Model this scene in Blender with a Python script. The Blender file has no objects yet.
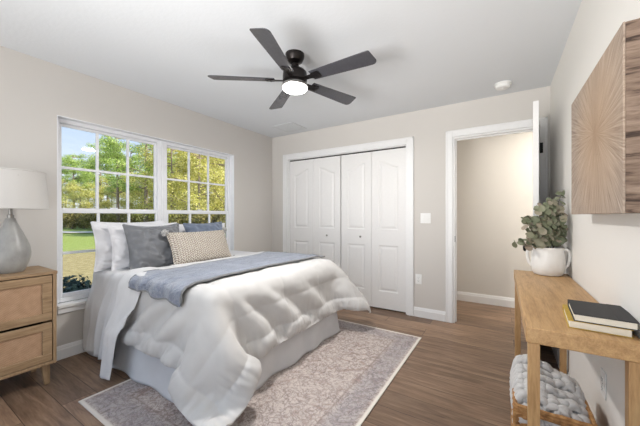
import bpy, bmesh, math, random
import numpy as np
from mathutils import Vector, Matrix, Euler, noise as mnoise

random.seed(7)
rng = np.random.default_rng(7)
C = bpy.context.scene.collection
PI = math.pi

# ------------------------------------------------------------------ camera
F_PX, YAW, CX, CD, CH, HORIZON = 290.43, 0.5599, 3.115, 3.5327, 1.192, 215.92
cam = bpy.data.cameras.new('camera')
cam.sensor_width = 36.0
cam.sensor_fit = 'HORIZONTAL'
cam.lens = 36.0 * F_PX / 640.0
cam.shift_y = (HORIZON - 213.0) / 640.0
cam.clip_start = 0.05
cam.clip_end = 400
co = bpy.data.objects.new('camera', cam)
C.objects.link(co)
co.location = (CX, -CD, CH)
co.rotation_euler = (PI / 2, 0, YAW)
bpy.context.scene.camera = co

# ------------------------------------------------------------------ world, sun, exposure
W = bpy.data.worlds.new('sky')
bpy.context.scene.world = W
W.use_nodes = True
nt = W.node_tree
nt.nodes.clear()
out = nt.nodes.new('ShaderNodeOutputWorld')
bg = nt.nodes.new('ShaderNodeBackground')
tc = nt.nodes.new('ShaderNodeTexCoord')
sep = nt.nodes.new('ShaderNodeSeparateXYZ')
rmp = nt.nodes.new('ShaderNodeValToRGB')
nt.links.new(tc.outputs['Generated'], sep.inputs[0])
mr = nt.nodes.new('ShaderNodeMapRange')
mr.inputs[1].default_value = -1
mr.inputs[2].default_value = 1
nt.links.new(sep.outputs[2], mr.inputs[0])
nt.links.new(mr.outputs[0], rmp.inputs[0])
e = rmp.color_ramp.elements
e[0].position = 0.0; e[0].color = (1.75, 1.73, 1.70, 1)  # bright lower half is added fill, reaching in through the room's open end
e[1].position = 1.0; e[1].color = (0.16, 0.27, 0.50, 1)
for p, c in ((0.485, (1.75, 1.73, 1.70, 1)), (0.50, (0.48, 0.50, 0.52, 1)), (0.56, (0.40, 0.46, 0.53, 1)), (0.62, (0.30, 0.38, 0.50, 1)), (0.75, (0.20, 0.32, 0.52, 1))):
    n = e.new(p); n.color = c
nt.links.new(rmp.outputs[0], bg.inputs[0])
bg.inputs[1].default_value = 1.0
nt.links.new(bg.outputs[0], out.inputs[0])

sl = bpy.data.lights.new('sun', 'SUN')
sl.energy = 3.5
sl.angle = math.radians(1.0)
sl.color = (1.0, 0.95, 0.86)
so = bpy.data.objects.new('sun', sl)
C.objects.link(so)
so.rotation_euler = (math.radians(52), 0, math.radians(112))   # comes from behind the house, over its roof

vs = bpy.context.scene.view_settings
vs.view_transform = 'Standard'
vs.look = 'None'
vs.gamma = 1
vs.use_curve_mapping = False
vs.exposure = 1.05
# added fill light, large and soft, in the unseen front part of the room, washing the ceiling like a bounced flash
ul = bpy.data.lights.new('added_fill_uplight', 'AREA')
ul.shape = 'RECTANGLE'; ul.size = 1.8; ul.size_y = 1.0; ul.spread = math.radians(78); ul.energy = 13.5; ul.color = (1.0, 0.99, 0.985)
uo = bpy.data.objects.new('added_fill_uplight', ul); C.objects.link(uo)
uo.location = (1.9, -4.95, 0.85)
uo.rotation_euler = Vector((.16, .82, .55)).to_track_quat('-Z', 'Y').to_euler()
FAN_WATTS = 14.0
HALL_WATTS = 16.0

# ------------------------------------------------------------------ materials
def lin(c):
    return tuple(((x / 255) / 12.92 if x / 255 <= 0.04045 else ((x / 255 + 0.055) / 1.055) ** 2.4) for x in c) + (1,)

class Mat:
    def __init__(s, name):
        s.m = bpy.data.materials.new(name)
        s.m.use_nodes = True
        s.t = s.m.node_tree
        s.b = s.t.nodes['Principled BSDF']
    def n(s, kind, **kw):
        nd = s.t.nodes.new(kind)
        for k, v in kw.items():
            setattr(nd, k, v)
        return nd
    def l(s, a, b):
        s.t.links.new(a, b)
    def coords(s, scale=(1, 1, 1), rot=(0, 0, 0), which='Object'):
        t = s.n('ShaderNodeTexCoord'); m = s.n('ShaderNodeMapping')
        m.inputs['Scale'].default_value = scale
        m.inputs['Rotation'].default_value = rot
        s.l(t.outputs[which], m.inputs[0])
        return m.outputs[0]
    def noise(s, vec, scale=5, detail=3, rough=0.5, dist=0.0):
        nd = s.n('ShaderNodeTexNoise')
        nd.inputs['Scale'].default_value = scale
        nd.inputs['Detail'].default_value = detail
        nd.inputs['Roughness'].default_value = rough
        nd.inputs['Distortion'].default_value = dist
        s.l(vec, nd.inputs['Vector'])
        return nd.outputs['Fac']
    def ramp(s, fac, stops):
        r = s.n('ShaderNodeValToRGB')
        el = r.color_ramp.elements
        el[0].position, el[0].color = stops[0]
        el[1].position, el[1].color = stops[-1]
        for p, c in stops[1:-1]:
            q = el.new(p); q.color = c
        s.l(fac, r.inputs[0])
        return r.outputs[0]
    def mix(s, fac, a, b, mode='MIX'):
        m = s.n('ShaderNodeMix', data_type='RGBA', blend_type=mode)
        for sock, v in ((m.inputs[0], fac), (m.inputs[6], a), (m.inputs[7], b)):
            if hasattr(v, 'is_linked') or isinstance(v, bpy.types.NodeSocket):
                s.l(v, sock)
            else:
                sock.default_value = v
        return m.outputs[2]
    def math(s, op, a, b=0.0):
        m = s.n('ShaderNodeMath', operation=op)
        for sock, v in ((m.inputs[0], a), (m.inputs[1], b)):
            if isinstance(v, bpy.types.NodeSocket):
                s.l(v, sock)
            else:
                sock.default_value = v
        return m.outputs[0]
    def bump(s, h, strength=0.3, dist=0.01):
        b = s.n('ShaderNodeBump')
        b.inputs['Strength'].default_value = strength
        b.inputs['Distance'].default_value = dist
        s.l(h, b.inputs['Height'])
        s.l(b.outputs[0], s.b.inputs['Normal'])
    def col(s, v):
        if isinstance(v, bpy.types.NodeSocket):
            s.l(v, s.b.inputs['Base Color'])
        else:
            s.b.inputs['Base Color'].default_value = v
    def rough(s, r, metal=0.0, spec=None):
        s.b.inputs['Roughness'].default_value = r
        s.b.inputs['Metallic'].default_value = metal
        if spec is not None:
            s.b.inputs['Specular IOR Level'].default_value = spec

def plain(name, rgb, rough=0.5, metal=0.0, nscale=40, amt=0.04, bump=0.0, spec=None):
    M = Mat(name)
    c = lin(rgb)
    f = M.noise(M.coords(), nscale, 3)
    lo = tuple(x * (1 - amt) for x in c[:3]) + (1,)
    hi = tuple(min(1, x * (1 + amt)) for x in c[:3]) + (1,)
    M.col(M.ramp(f, [(0.3, lo), (0.7, hi)]))
    M.rough(rough, metal, spec)
    if bump:
        M.bump(f, bump, 0.004)
    return M.m

def wood(name, dark, mid, light, axis='x', rough=0.5, scale=1.0):
    M = Mat(name)
    sc = {'x': (1.2, 14, 14), 'y': (14, 1.2, 14), 'z': (14, 14, 1.2)}[axis]
    v = M.coords(tuple(k * scale for k in sc))
    f = M.noise(v, 3.0, 6, 0.62, 0.6)
    f2 = M.noise(v, 14.0, 3, 0.6)
    g = M.mix(0.35, M.ramp(f, [(0.3, lin(dark)), (0.52, lin(mid)), (0.75, lin(light))]), M.ramp(f2, [(0.3, lin(dark)), (0.7, lin(light))]))
    M.col(g)
    M.rough(rough)
    M.bump(f2, 0.08, 0.002)
    return M.m

def fabric(name, rgb, weave=500, rough=0.95, amt=0.05, sheen=0.2, strength=0.15):
    M = Mat(name)
    c = lin(rgb)
    v = M.coords()
    f = M.noise(v, 6, 4)
    lo = tuple(x * (1 - amt) for x in c[:3]) + (1,)
    hi = tuple(min(1, x * (1 + amt)) for x in c[:3]) + (1,)
    M.col(M.ramp(f, [(0.3, lo), (0.7, hi)]))
    M.rough(rough, 0, 0.2)
    M.b.inputs['Sheen Weight'].default_value = sheen
    M.bump(M.noise(v, weave, 2), strength, 0.001)
    return M.m

def wall_paint(name, rgb, bump=0.12, scale=120):
    M = Mat(name)
    v = M.coords()
    f = M.noise(v, scale, 3)
    c = lin(rgb)
    M.col(M.ramp(M.noise(v, 1.5, 2), [(0.3, tuple(x * 0.985 for x in c[:3]) + (1,)), (0.7, c)]))
    M.rough(0.85, 0, 0.25)
    M.bump(f, bump, 0.003)
    return M.m

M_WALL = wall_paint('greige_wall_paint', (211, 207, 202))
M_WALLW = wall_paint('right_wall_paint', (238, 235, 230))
M_HALL = wall_paint('hall_wall_paint', (216, 212, 206))
M_CEIL = wall_paint('ceiling_texture', (223, 226, 229), 0.35, 38)
M_TRIM = plain('white_trim_paint', (236, 236, 236), 0.38, amt=0.01)
M_DOOR = plain('white_door_paint', (232, 231, 230), 0.42, amt=0.01)
M_VINYL = plain('white_window_vinyl', (238, 239, 242), 0.35, amt=0.01)
M_BLACK = plain('matte_black_metal', (26, 25, 26), 0.4, 0.6)
M_BRONZE = plain('dark_bronze_metal', (46, 42, 41), 0.3, 0.8)
M_BLADE = plain('charcoal_fan_blade', (74, 74, 79), 0.26, 0.0, 60, 0.08)
M_STEEL = plain('brushed_steel', (150, 148, 145), 0.3, 0.9)
M_PLASTIC = plain('white_plastic', (238, 238, 236), 0.35, amt=0.01)
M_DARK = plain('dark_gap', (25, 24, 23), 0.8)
M_OAK = wood('light_oak', (150, 112, 70), (190, 150, 102), (208, 172, 124), 'y', 0.42)
M_OAKX = wood('light_oak_end', (150, 112, 70), (186, 146, 98), (204, 168, 120), 'x', 0.42)
M_OAKZ = wood('light_oak_leg', (150, 112, 70), (190, 150, 102), (208, 172, 124), 'z', 0.45)
M_NS = wood('washed_oak', (122, 96, 68), (158, 130, 98), (180, 152, 118), 'y', 0.5)
M_NSZ = wood('washed_oak_upright', (122, 96, 68), (156, 128, 96), (178, 150, 116), 'z', 0.5)
M_SHEET = fabric('white_cotton_sheet', (214, 214, 215), 400)
M_COMF = fabric('white_cotton_comforter', (200, 199, 198), 300)
M_SKIRT = fabric('white_bed_skirt_cloth', (210, 211, 214), 400)
M_PILLOW = fabric('white_pillowcase', (224, 224, 227), 400)
def crinkle():
    M = Mat('dusty_blue_velvet_throw')
    v = M.coords((7, 2.2, 7))
    f = M.noise(v, 4, 6, 0.65, 1.0)
    M.col(M.ramp(f, [(0.3, lin((96, 103, 119))), (0.5, lin((122, 130, 147))), (0.72, lin((150, 157, 170)))]))
    M.rough(0.75, 0, 0.3)
    M.b.inputs['Sheen Weight'].default_value = 0.5
    M.bump(f, 0.7, 0.02)
    return M.m
M_THROW = crinkle()
M_THROWB = fabric('grey_throw_backing', (120, 122, 124), 200, 0.9, 0.1, 0.4)
M_SHAM = fabric('slate_satin_sham', (112, 114, 118), 300, 0.36, 0.1, 0.3)
M_SHAMB = fabric('dusty_blue_pillow_cloth', (106, 117, 136), 300, 0.7, 0.1, 0.4)
M_POM = fabric('grey_yarn', (178, 176, 174), 150, 0.95, 0.2, 0.4, 0.6)
M_YARN = fabric('chunky_white_yarn', (200, 198, 196), 160, 0.95, 0.06, 0.4, 0.5)
M_CERAM = plain('white_ceramic', (236, 235, 232), 0.35, amt=0.01)
M_PAGES = None

def lampbase():
    M = Mat('grey_glazed_ceramic')
    f = M.noise(M.coords((1, 1, 0.6)), 12, 5, 0.6)
    M.col(M.ramp(f, [(0.3, lin((142, 141, 138))), (0.7, lin((170, 169, 166)))]))
    M.rough(0.35)
    M.bump(f, 0.15, 0.004)
    return M.m
M_LAMP = lampbase()

def linen():
    M = Mat('white_linen_shade')
    w1 = M.n('ShaderNodeTexWave', wave_type='BANDS', bands_direction='Z')
    v = M.coords()
    w1.inputs['Scale'].default_value = 60; w1.inputs['Distortion'].default_value = 3
    M.l(v, w1.inputs[0])
    M.col(M.ramp(w1.outputs[1], [(0, lin((196, 193, 189))), (1, lin((208, 205, 201)))]))
    M.rough(0.95)
    M.bump(M.noise(v, 300, 2), 0.2, 0.001)
    return M.m
M_SHADE = linen()

def pages():
    M = Mat('cream_page_edges')
    w = M.n('ShaderNodeTexWave', wave_type='BANDS', bands_direction='Z')
    w.inputs['Scale'].default_value = 160
    M.l(M.coords(), w.inputs[0])
    M.col(M.ramp(w.outputs[1], [(0, lin((216, 208, 190))), (1, lin((240, 234, 220)))]))
    M.rough(0.9)
    return M.m
M_PAGES = pages()
M_COVB = plain('charcoal_book_cloth', (44, 44, 46), 0.6, 0, 200, 0.15)
M_COVB2 = plain('black_book_cloth', (26, 27, 32), 0.55, 0, 200, 0.15)
M_COVY = plain('mustard_book_cover', (190, 158, 66), 0.6, 0, 80, 0.1)

def cane():
    M = Mat('woven_cane')
    v = M.coords()
    ck = M.n('ShaderNodeTexChecker')
    ck.inputs['Scale'].default_value = 170
    M.l(v, ck.inputs['Vector'])
    f = M.noise(v, 25, 3)
    c = M.mix(0.35, M.ramp(f, [(0.3, lin((164, 130, 100))), (0.7, lin((184, 150, 120)))]), M.ramp(ck.outputs['Fac'], [(0, lin((148, 114, 86))), (1, lin((190, 156, 124)))]))
    M.col(c)
    M.rough(0.75)
    M.bump(ck.outputs['Fac'], 0.3, 0.002)
    return M.m
M_CANE = cane()

def floor_mat():
    M = Mat('vinyl_plank_floor')
    v = M.coords(which='Object')
    br = M.n('ShaderNodeTexBrick')
    br.offset = 0.37; br.offset_frequency = 2; br.squash = 1.0
    for k, val in (('Scale', 1.0), ('Mortar Size', 0.0018), ('Mortar Smooth', 0.1), ('Bias', 0.0), ('Brick Width', 1.22), ('Row Height', 0.178)):
        br.inputs[k].default_value = val
    br.inputs['Color1'].default_value = (0, 0, 0, 1)
    br.inputs['Color2'].default_value = (1, 1, 1, 1)
    br.inputs['Mortar'].default_value = (0.5, 0.5, 0.5, 1)
    M.l(v, br.inputs['Vector'])
    rnd = br.outputs['Color']
    # shift the grain for each plank
    sepc = M.n('ShaderNodeSeparateColor'); M.l(rnd, sepc.inputs[0])
    comb = M.n('ShaderNodeCombineXYZ')
    M.l(M.math('MULTIPLY', sepc.outputs[0], 37.0), comb.inputs[0])
    M.l(M.math('MULTIPLY', sepc.outputs[0], 11.0), comb.inputs[1])
    add = M.n('ShaderNodeVectorMath', operation='ADD')
    M.l(v, add.inputs[0]); M.l(comb.outputs[0], add.inputs[1])
    mp = M.n('ShaderNodeMapping'); mp.inputs['Scale'].default_value = (1.1, 11, 1)
    M.l(add.outputs[0], mp.inputs[0])
    g1 = M.noise(mp.outputs[0], 1.6, 6, 0.62, 1.2)
    g2 = M.noise(mp.outputs[0], 9.0, 4, 0.65, 0.4)
    base = M.ramp(g1, [(0.28, lin((78, 58, 44))), (0.48, lin((130, 104, 84))), (0.68, lin((166, 140, 117)))])
    fine = M.ramp(g2, [(0.3, lin((98, 76, 59))), (0.7, lin((162, 137, 115)))])
    c = M.mix(0.4, base, fine)
    tone = M.ramp(sepc.outputs[0], [(0.0, (0.66, 0.64, 0.63, 1)), (0.5, (0.94, 0.92, 0.90, 1)), (1.0, (1.16, 1.14, 1.12, 1))])
    c = M.mix(1.0, c, tone, 'MULTIPLY')
    knots = M.ramp(M.noise(mp.outputs[0], 0.75, 3, 0.5, 2.5), [(0.24, (0.55, 0.52, 0.5, 1)), (0.36, (1, 1, 1, 1))])
    c = M.mix(0.8, c, knots, 'MULTIPLY')
    c = M.mix(br.outputs['Fac'], c, lin((56, 42, 32)))
    M.col(c)
    M.rough(0.42, 0, 0.4)
    M.bump(M.math('SUBTRACT', M.math('MULTIPLY', g2, 0.4), br.outputs['Fac']), 0.15, 0.002)
    return M.m
M_FLOOR = floor_mat()

def rug_mat():
    M = Mat('distressed_oriental_rug')
    v = M.coords()
    f1 = M.noise(v, 7, 6, 0.7, 2.2)
    f2 = M.noise(v, 22, 5, 0.7, 1.6)
    vo = M.n('ShaderNodeTexVoronoi', feature='DISTANCE_TO_EDGE'); vo.inputs['Scale'].default_value = 16
    dv = M.n('ShaderNodeVectorMath', operation='ADD')
    nz = M.n('ShaderNodeTexNoise'); nz.inputs['Scale'].default_value = 9; nz.inputs['Detail'].default_value = 4
    M.l(v, nz.inputs[0])
    sc = M.n('ShaderNodeVectorMath', operation='SCALE'); sc.inputs[3].default_value = 0.22
    M.l(nz.outputs['Color'], sc.inputs[0]); M.l(v, dv.inputs[0]); M.l(sc.outputs[0], dv.inputs[1])
    M.l(dv.outputs[0], vo.inputs['Vector'])
    lines = M.ramp(vo.outputs[0], [(0.02, (1, 1, 1, 1)), (0.09, (0, 0, 0, 1))])
    vo2 = M.n('ShaderNodeTexVoronoi', feature='F1'); vo2.inputs['Scale'].default_value = 34
    M.l(dv.outputs[0], vo2.inputs['Vector'])
    petals = M.ramp(vo2.outputs[0], [(0.22, (0, 0, 0, 1)), (0.34, (1, 1, 1, 1)), (0.5, (0, 0, 0, 1))])
    cream, taupe, slate, rust = lin((196, 186, 181)), lin((126, 110, 106)), lin((132, 134, 146)), lin((158, 138, 130))
    c = M.ramp(f1, [(0.35, rust), (0.5, cream), (0.62, lin((198, 186, 180)))])
    c = M.mix(M.math('MULTIPLY', lines, 0.6), c, taupe)
    c = M.mix(M.math('MULTIPLY', petals, M.math('MULTIPLY', f2, 0.9)), c, lin((112, 100, 100)))
    # border band of slate blue near the edge and pale binding, from the rug's own size
    sp = M.n('ShaderNodeSeparateXYZ'); M.l(v, sp.inputs[0])
    dx = M.math('SUBTRACT', 0.805, M.math('ABSOLUTE', sp.outputs[0]))
    dy = M.math('SUBTRACT', 1.095, M.math('ABSOLUTE', sp.outputs[1]))
    d = M.math('MINIMUM', dx, dy)
    band = M.ramp(d, [(0.03, (0, 0, 0, 1)), (0.05, (1, 1, 1, 1)), (0.17, (1, 1, 1, 1)), (0.22, (0, 0, 0, 1))])
    c = M.mix(M.math('MULTIPLY', band, M.math('MULTIPLY', f2, 0.75)), c, slate)
    rule = M.ramp(d, [(0.205, (0, 0, 0, 1)), (0.215, (1, 1, 1, 1)), (0.225, (0, 0, 0, 1))])
    c = M.mix(M.math('MULTIPLY', rule, 0.6), c, taupe)
    edge = M.ramp(d, [(0.018, (1, 1, 1, 1)), (0.028, (0, 0, 0, 1))])
    wear = M.ramp(M.noise(v, 3, 5, 0.7), [(0.4, (0, 0, 0, 1)), (0.7, (1, 1, 1, 1))])
    blot = M.ramp(M.noise(v, 48, 4, 0.7, 0.8), [(0.52, (0, 0, 0, 1)), (0.6, (1, 1, 1, 1))])
    c = M.mix(M.math('MULTIPLY', blot, 0.45), c, lin((104, 92, 92)))
    c = M.mix(M.math('MULTIPLY', wear, 0.35), c, cream)
    c = M.mix(edge, c, lin((222, 216, 208)))
    M.col(c)
    M.rough(1.0, 0, 0.1)
    M.bump(M.noise(v, 260, 2), 0.5, 0.003)
    return M.m
M_RUG = rug_mat()

def knit_mat():
    M = Mat('beige_chevron_knit')
    v = M.coords()
    sp = M.n('ShaderNodeSeparateXYZ'); M.l(v, sp.inputs[0])
    tri = M.math('PINGPONG', sp.outputs[1], 0.022)
    zz = M.math('ADD', sp.outputs[2], M.math('MULTIPLY', tri, 0.9))
    s = M.math('SINE', M.math('MULTIPLY', zz, 290))
    s2 = M.math('SINE', M.math('MULTIPLY', sp.outputs[1], 285))
    h = M.math('ADD', s, M.math('MULTIPLY', s2, 0.5))
    hh = M.n('ShaderNodeMapRange'); hh.inputs[1].default_value = -1.3; hh.inputs[2].default_value = 1.3
    M.l(h, hh.inputs[0])
    f = M.noise(v, 60, 4)
    c = M.ramp(hh.outputs[0], [(0.1, lin((136, 124, 112))), (0.5, lin((186, 176, 162))), (0.9, lin((220, 213, 203)))])
    M.col(M.mix(0.25, c, M.ramp(f, [(0.35, lin((146, 134, 120))), (0.65, lin((216, 210, 202)))])))
    M.rough(0.95, 0, 0.1)
    M.bump(hh.outputs[0], 0.9, 0.008)
    return M.m
M_KNIT = knit_mat()

def burst_mat():
    # carved wooden sunburst: grooves radiate from a centre on the panel's face
    M = Mat('carved_sunburst_wood')
    v = M.coords()
    sp = M.n('ShaderNodeSeparateXYZ'); M.l(v, sp.inputs[0])
    yy = M.math('SUBTRACT', sp.outputs[1], -0.075)
    zz = M.math('SUBTRACT', sp.outputs[2], 0.315)
    ang = M.math('ARCTAN2', zz, yy)
    rad = M.math('SQRT', M.math('ADD', M.math('MULTIPLY', yy, yy), M.math('MULTIPLY', zz, zz)))
    cb = M.n('ShaderNodeCombineXYZ')
    M.l(M.math('MULTIPLY', ang, 17.0), cb.inputs[0])
    M.l(M.math('MULTIPLY', rad, 2.2), cb.inputs[1])
    M.l(M.math('MULTIPLY', sp.outputs[0], 4.0), cb.inputs[2])
    f = M.noise(cb.outputs[0], 2.6, 6, 0.65)
    g = M.noise(cb.outputs[0], 0.9, 2)
    c = M.ramp(f, [(0.30, lin((84, 69, 58))), (0.40, lin((156, 136, 118))), (0.6, lin((196, 177, 158))), (0.75, lin((224, 210, 193)))])
    warm = M.ramp(rad, [(0.0, lin((228, 186, 148))), (0.14, lin((212, 180, 152))), (0.40, lin((164, 151, 143)))])
    M.col(M.mix(0.42, c, warm))
    M.rough(0.8, 0, 0.2)
    M.bump(f, 0.8, 0.012)
    return M.m
M_BURST = burst_mat()

def slats_mat():
    M = Mat('dark_carved_wood_side')
    v = M.coords((3, 3, 26))
    f = M.noise(v, 2.2, 5, 0.65, 0.5)
    M.col(M.ramp(f, [(0.34, lin((62, 48, 40))), (0.46, lin((122, 102, 88))), (0.7, lin((156, 136, 120)))]))
    M.rough(0.85)
    M.bump(f, 0.6, 0.01)
    return M.m
M_BURSTSIDE = slats_mat()

def wicker():
    M = Mat('honey_wicker')
    v = M.coords((1, 1, 1))
    f = M.noise(v, 40, 4)
    M.col(M.ramp(f, [(0.3, lin((130, 90, 50))), (0.55, lin((176, 130, 80))), (0.75, lin((200, 158, 104)))]))
    M.rough(0.6)
    return M.m
M_WICK = wicker()

def leafmat(name, a, b, c, scale=3, trans=0.3):
    M = Mat(name)
    t = M.n('ShaderNodeNewGeometry')
    f = M.noise(M.coords(), scale, 3)
    mixf = M.math('ADD', M.math('MULTIPLY', t.outputs['Random Per Island'], 0.75), M.math('MULTIPLY', f, 0.25))
    M.col(M.ramp(mixf, [(0.1, lin(a)), (0.5, lin(b)), (0.9, lin(c))]))
    M.rough(0.6, 0, 0.2)
    if trans:
        tl = M.n('ShaderNodeBsdfTranslucent')
        M.l(M.ramp(mixf, [(0.1, lin(a)), (0.5, lin(b)), (0.9, lin(c))]), tl.inputs[0])
        ms = M.n('ShaderNodeMixShader'); ms.inputs[0].default_value = trans
        M.l(M.b.outputs[0], ms.inputs[1]); M.l(tl.outputs[0], ms.inputs[2])
        M.l(ms.outputs[0], M.t.nodes['Material Output'].inputs[0])
    return M.m
M_EUC = leafmat('dusty_eucalyptus_leaf', (112, 120, 96), (146, 150, 126), (184, 168, 154), 12, 0.1)
M_PINE = leafmat('pine_needles', (96, 126, 54), (164, 188, 92), (216, 228, 146), 1, 0.3)
M_LEAF = leafmat('yellow_green_leaves', (150, 150, 60), (214, 208, 112), (246, 238, 176), 1, 0.35)
M_SCRUB = leafmat('scrub_leaves', (92, 88, 46), (138, 132, 70), (180, 166, 106), 1, 0.25)
M_BUSH = leafmat('dark_shrub_leaves', (36, 54, 52), (58, 80, 74), (84, 106, 98), 6, 0.15)
M_BARK = plain('grey_bark', (140, 124, 108), 0.9, 0, 8, 0.3, 0.5)
M_STEM = plain('green_stem', (104, 98, 74), 0.7)

def ground_mat():
    M = Mat('lawn')
    v = M.coords()
    sp = M.n('ShaderNodeSeparateXYZ'); M.l(v, sp.inputs[0])
    f = M.noise(v, 0.35, 6, 0.65)
    g = M.noise(v, 6, 5, 0.7)
    dry = M.ramp(g, [(0.3, lin((128, 115, 74))), (0.7, lin((180, 164, 118)))])
    green = M.ramp(g, [(0.3, lin((116, 132, 60))), (0.7, lin((162, 172, 98)))])
    dist = M.math('ADD', M.math('MULTIPLY', sp.outputs[0], -1.0), M.math('MULTIPLY', f, 5.0))
    k = M.ramp(M.math('MULTIPLY', dist, 0.02), [(0.27, (0, 0, 0, 1)), (0.33, (1, 1, 1, 1))])
    M.col(M.mix(k, dry, green))
    M.rough(1.0, 0, 0.1)
    return M.m
M_LAWN = ground_mat()
M_ROAD = plain('pale_gravel_road', (216, 206, 192), 0.95, 0, 3, 0.1)

def glass():
    M = Mat('window_glass')
    tr = M.n('ShaderNodeBsdfTransparent')
    gl = M.n('ShaderNodeBsdfGlossy'); gl.inputs['Roughness'].default_value = 0.02
    fr = M.n('ShaderNodeFresnel'); fr.inputs[0].default_value = 1.25
    ms = M.n('ShaderNodeMixShader')
    M.l(fr.outputs[0], ms.inputs[0]); M.l(tr.outputs[0], ms.inputs[1]); M.l(gl.outputs[0], ms.inputs[2])
    M.l(ms.outputs[0], M.t.nodes['Material Output'].inputs[0])
    return M.m
M_GLASS = glass()

def glow(name, rgb, s):
    M = Mat(name)
    M.col(rgb)
    M.b.inputs['Emission Color'].default_value = rgb
    M.b.inputs['Emission Strength'].default_value = s
    return M.m
M_GLOW = glow('lit_frosted_diffuser', (1, 0.98, 0.95, 1), 4.0)

# ------------------------------------------------------------------ mesh helpers
class MB:
    def __init__(s):
        s.v = []; s.f = []
    def add(s, verts, faces):
        o = len(s.v)
        s.v += [tuple(p) for p in verts]
        s.f += [tuple(o + i for i in f) for f in faces]
        return s
    def box(s, x0, x1, y0, y1, z0, z1):
        x0, x1 = min(x0, x1), max(x0, x1); y0, y1 = min(y0, y1), max(y0, y1); z0, z1 = min(z0, z1), max(z0, z1)
        return s.add([(x0, y0, z0), (x1, y0, z0), (x1, y1, z0), (x0, y1, z0), (x0, y0, z1), (x1, y0, z1), (x1, y1, z1), (x0, y1, z1)],
                     [(0, 3, 2, 1), (4, 5, 6, 7), (0, 1, 5, 4), (1, 2, 6, 5), (2, 3, 7, 6), (3, 0, 4, 7)])
    def lathe(s, prof, c=(0, 0, 0), n=40, M=None):
        vs = []; fs = []
        for r, z in prof:
            for k in range(n):
                a = 2 * PI * k / n
                p = Vector((r * math.cos(a), r * math.sin(a), z))
                if M is not None: p = M @ p
                vs.append((p.x + c[0], p.y + c[1], p.z + c[2]))
        for i in range(len(prof) - 1):
            for k in range(n):
                k2 = (k + 1) % n
                fs.append((i * n + k, i * n + k2, (i + 1) * n + k2, (i + 1) * n + k))
        fs.append(tuple(range(n - 1, -1, -1)))
        fs.append(tuple((len(prof) - 1) * n + k for k in range(n)))
        return s.add(vs, fs)
    def tube(s, pts, rads, n=10, closed=False):
        pts = [Vector(p) for p in pts]
        if not hasattr(rads, '__len__'): rads = [rads] * len(pts)
        vs = []; fs = []
        up = Vector((0.13, 0.21, 0.97))
        for i, p in enumerate(pts):
            a = pts[(i - 1) % len(pts)] if (closed or i > 0) else p
            b = pts[(i + 1) % len(pts)] if (closed or i < len(pts) - 1) else p
            t = (b - a).normalized()
            x = t.cross(up)
            if x.length < 1e-4: x = t.cross(Vector((1, 0, 0)))
            x.normalize(); y = t.cross(x)
            for k in range(n):
                q = 2 * PI * k / n
                vs.append(tuple(p + rads[i] * (math.cos(q) * x + math.sin(q) * y)))
        m = len(pts)
        for i in range(m if closed else m - 1):
            j = (i + 1) % m
            for k in range(n):
                k2 = (k + 1) % n
                fs.append((i * n + k, i * n + k2, j * n + k2, j * n + k))
        if not closed:
            fs.append(tuple(range(n - 1, -1, -1)))
            fs.append(tuple((m - 1) * n + k for k in range(n)))
        return s.add(vs, fs)
    def grid(s, P, wrap=False):
        P = np.asarray(P); a, b = P.shape[:2]
        vs = P.reshape(-1, 3).tolist(); fs = []
        for i in range(a - 1):
            for j in range(b if wrap else b - 1):
                j2 = (j + 1) % b
                fs.append((i * b + j, (i + 1) * b + j, (i + 1) * b + j2, i * b + j2))
        return s.add(vs, fs)
    def prism(s, poly, ax, a0, a1):
        # poly: 2-D points in the two remaining axes (in order)
        n = len(poly)
        def p3(q, a):
            l = list(q); l.insert(ax, a); return tuple(l)
        vs = [p3(q, a0) for q in poly] + [p3(q, a1) for q in poly]
        fs = [tuple(range(n)), tuple(range(2 * n - 1, n - 1, -1))] + [(i, i + n, (i + 1) % n + n, (i + 1) % n) for i in range(n)]
        return s.add(vs, fs)

def empty(name, loc, label=None, cat=None, group=None, kind=None):
    o = bpy.data.objects.new(name, None)
    o.empty_display_size = 0.1
    C.objects.link(o)
    o.location = loc
    tag(o, label, cat, group, kind)
    return o

def tag(o, label=None, cat=None, group=None, kind=None):
    if label: o['label'] = label
    if cat: o['category'] = cat
    if group: o['group'] = group
    if kind: o['kind'] = kind
    return o

def wloc(o):
    v = Vector((0, 0, 0))
    while o is not None:
        v += o.location; o = o.parent
    return v

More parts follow.
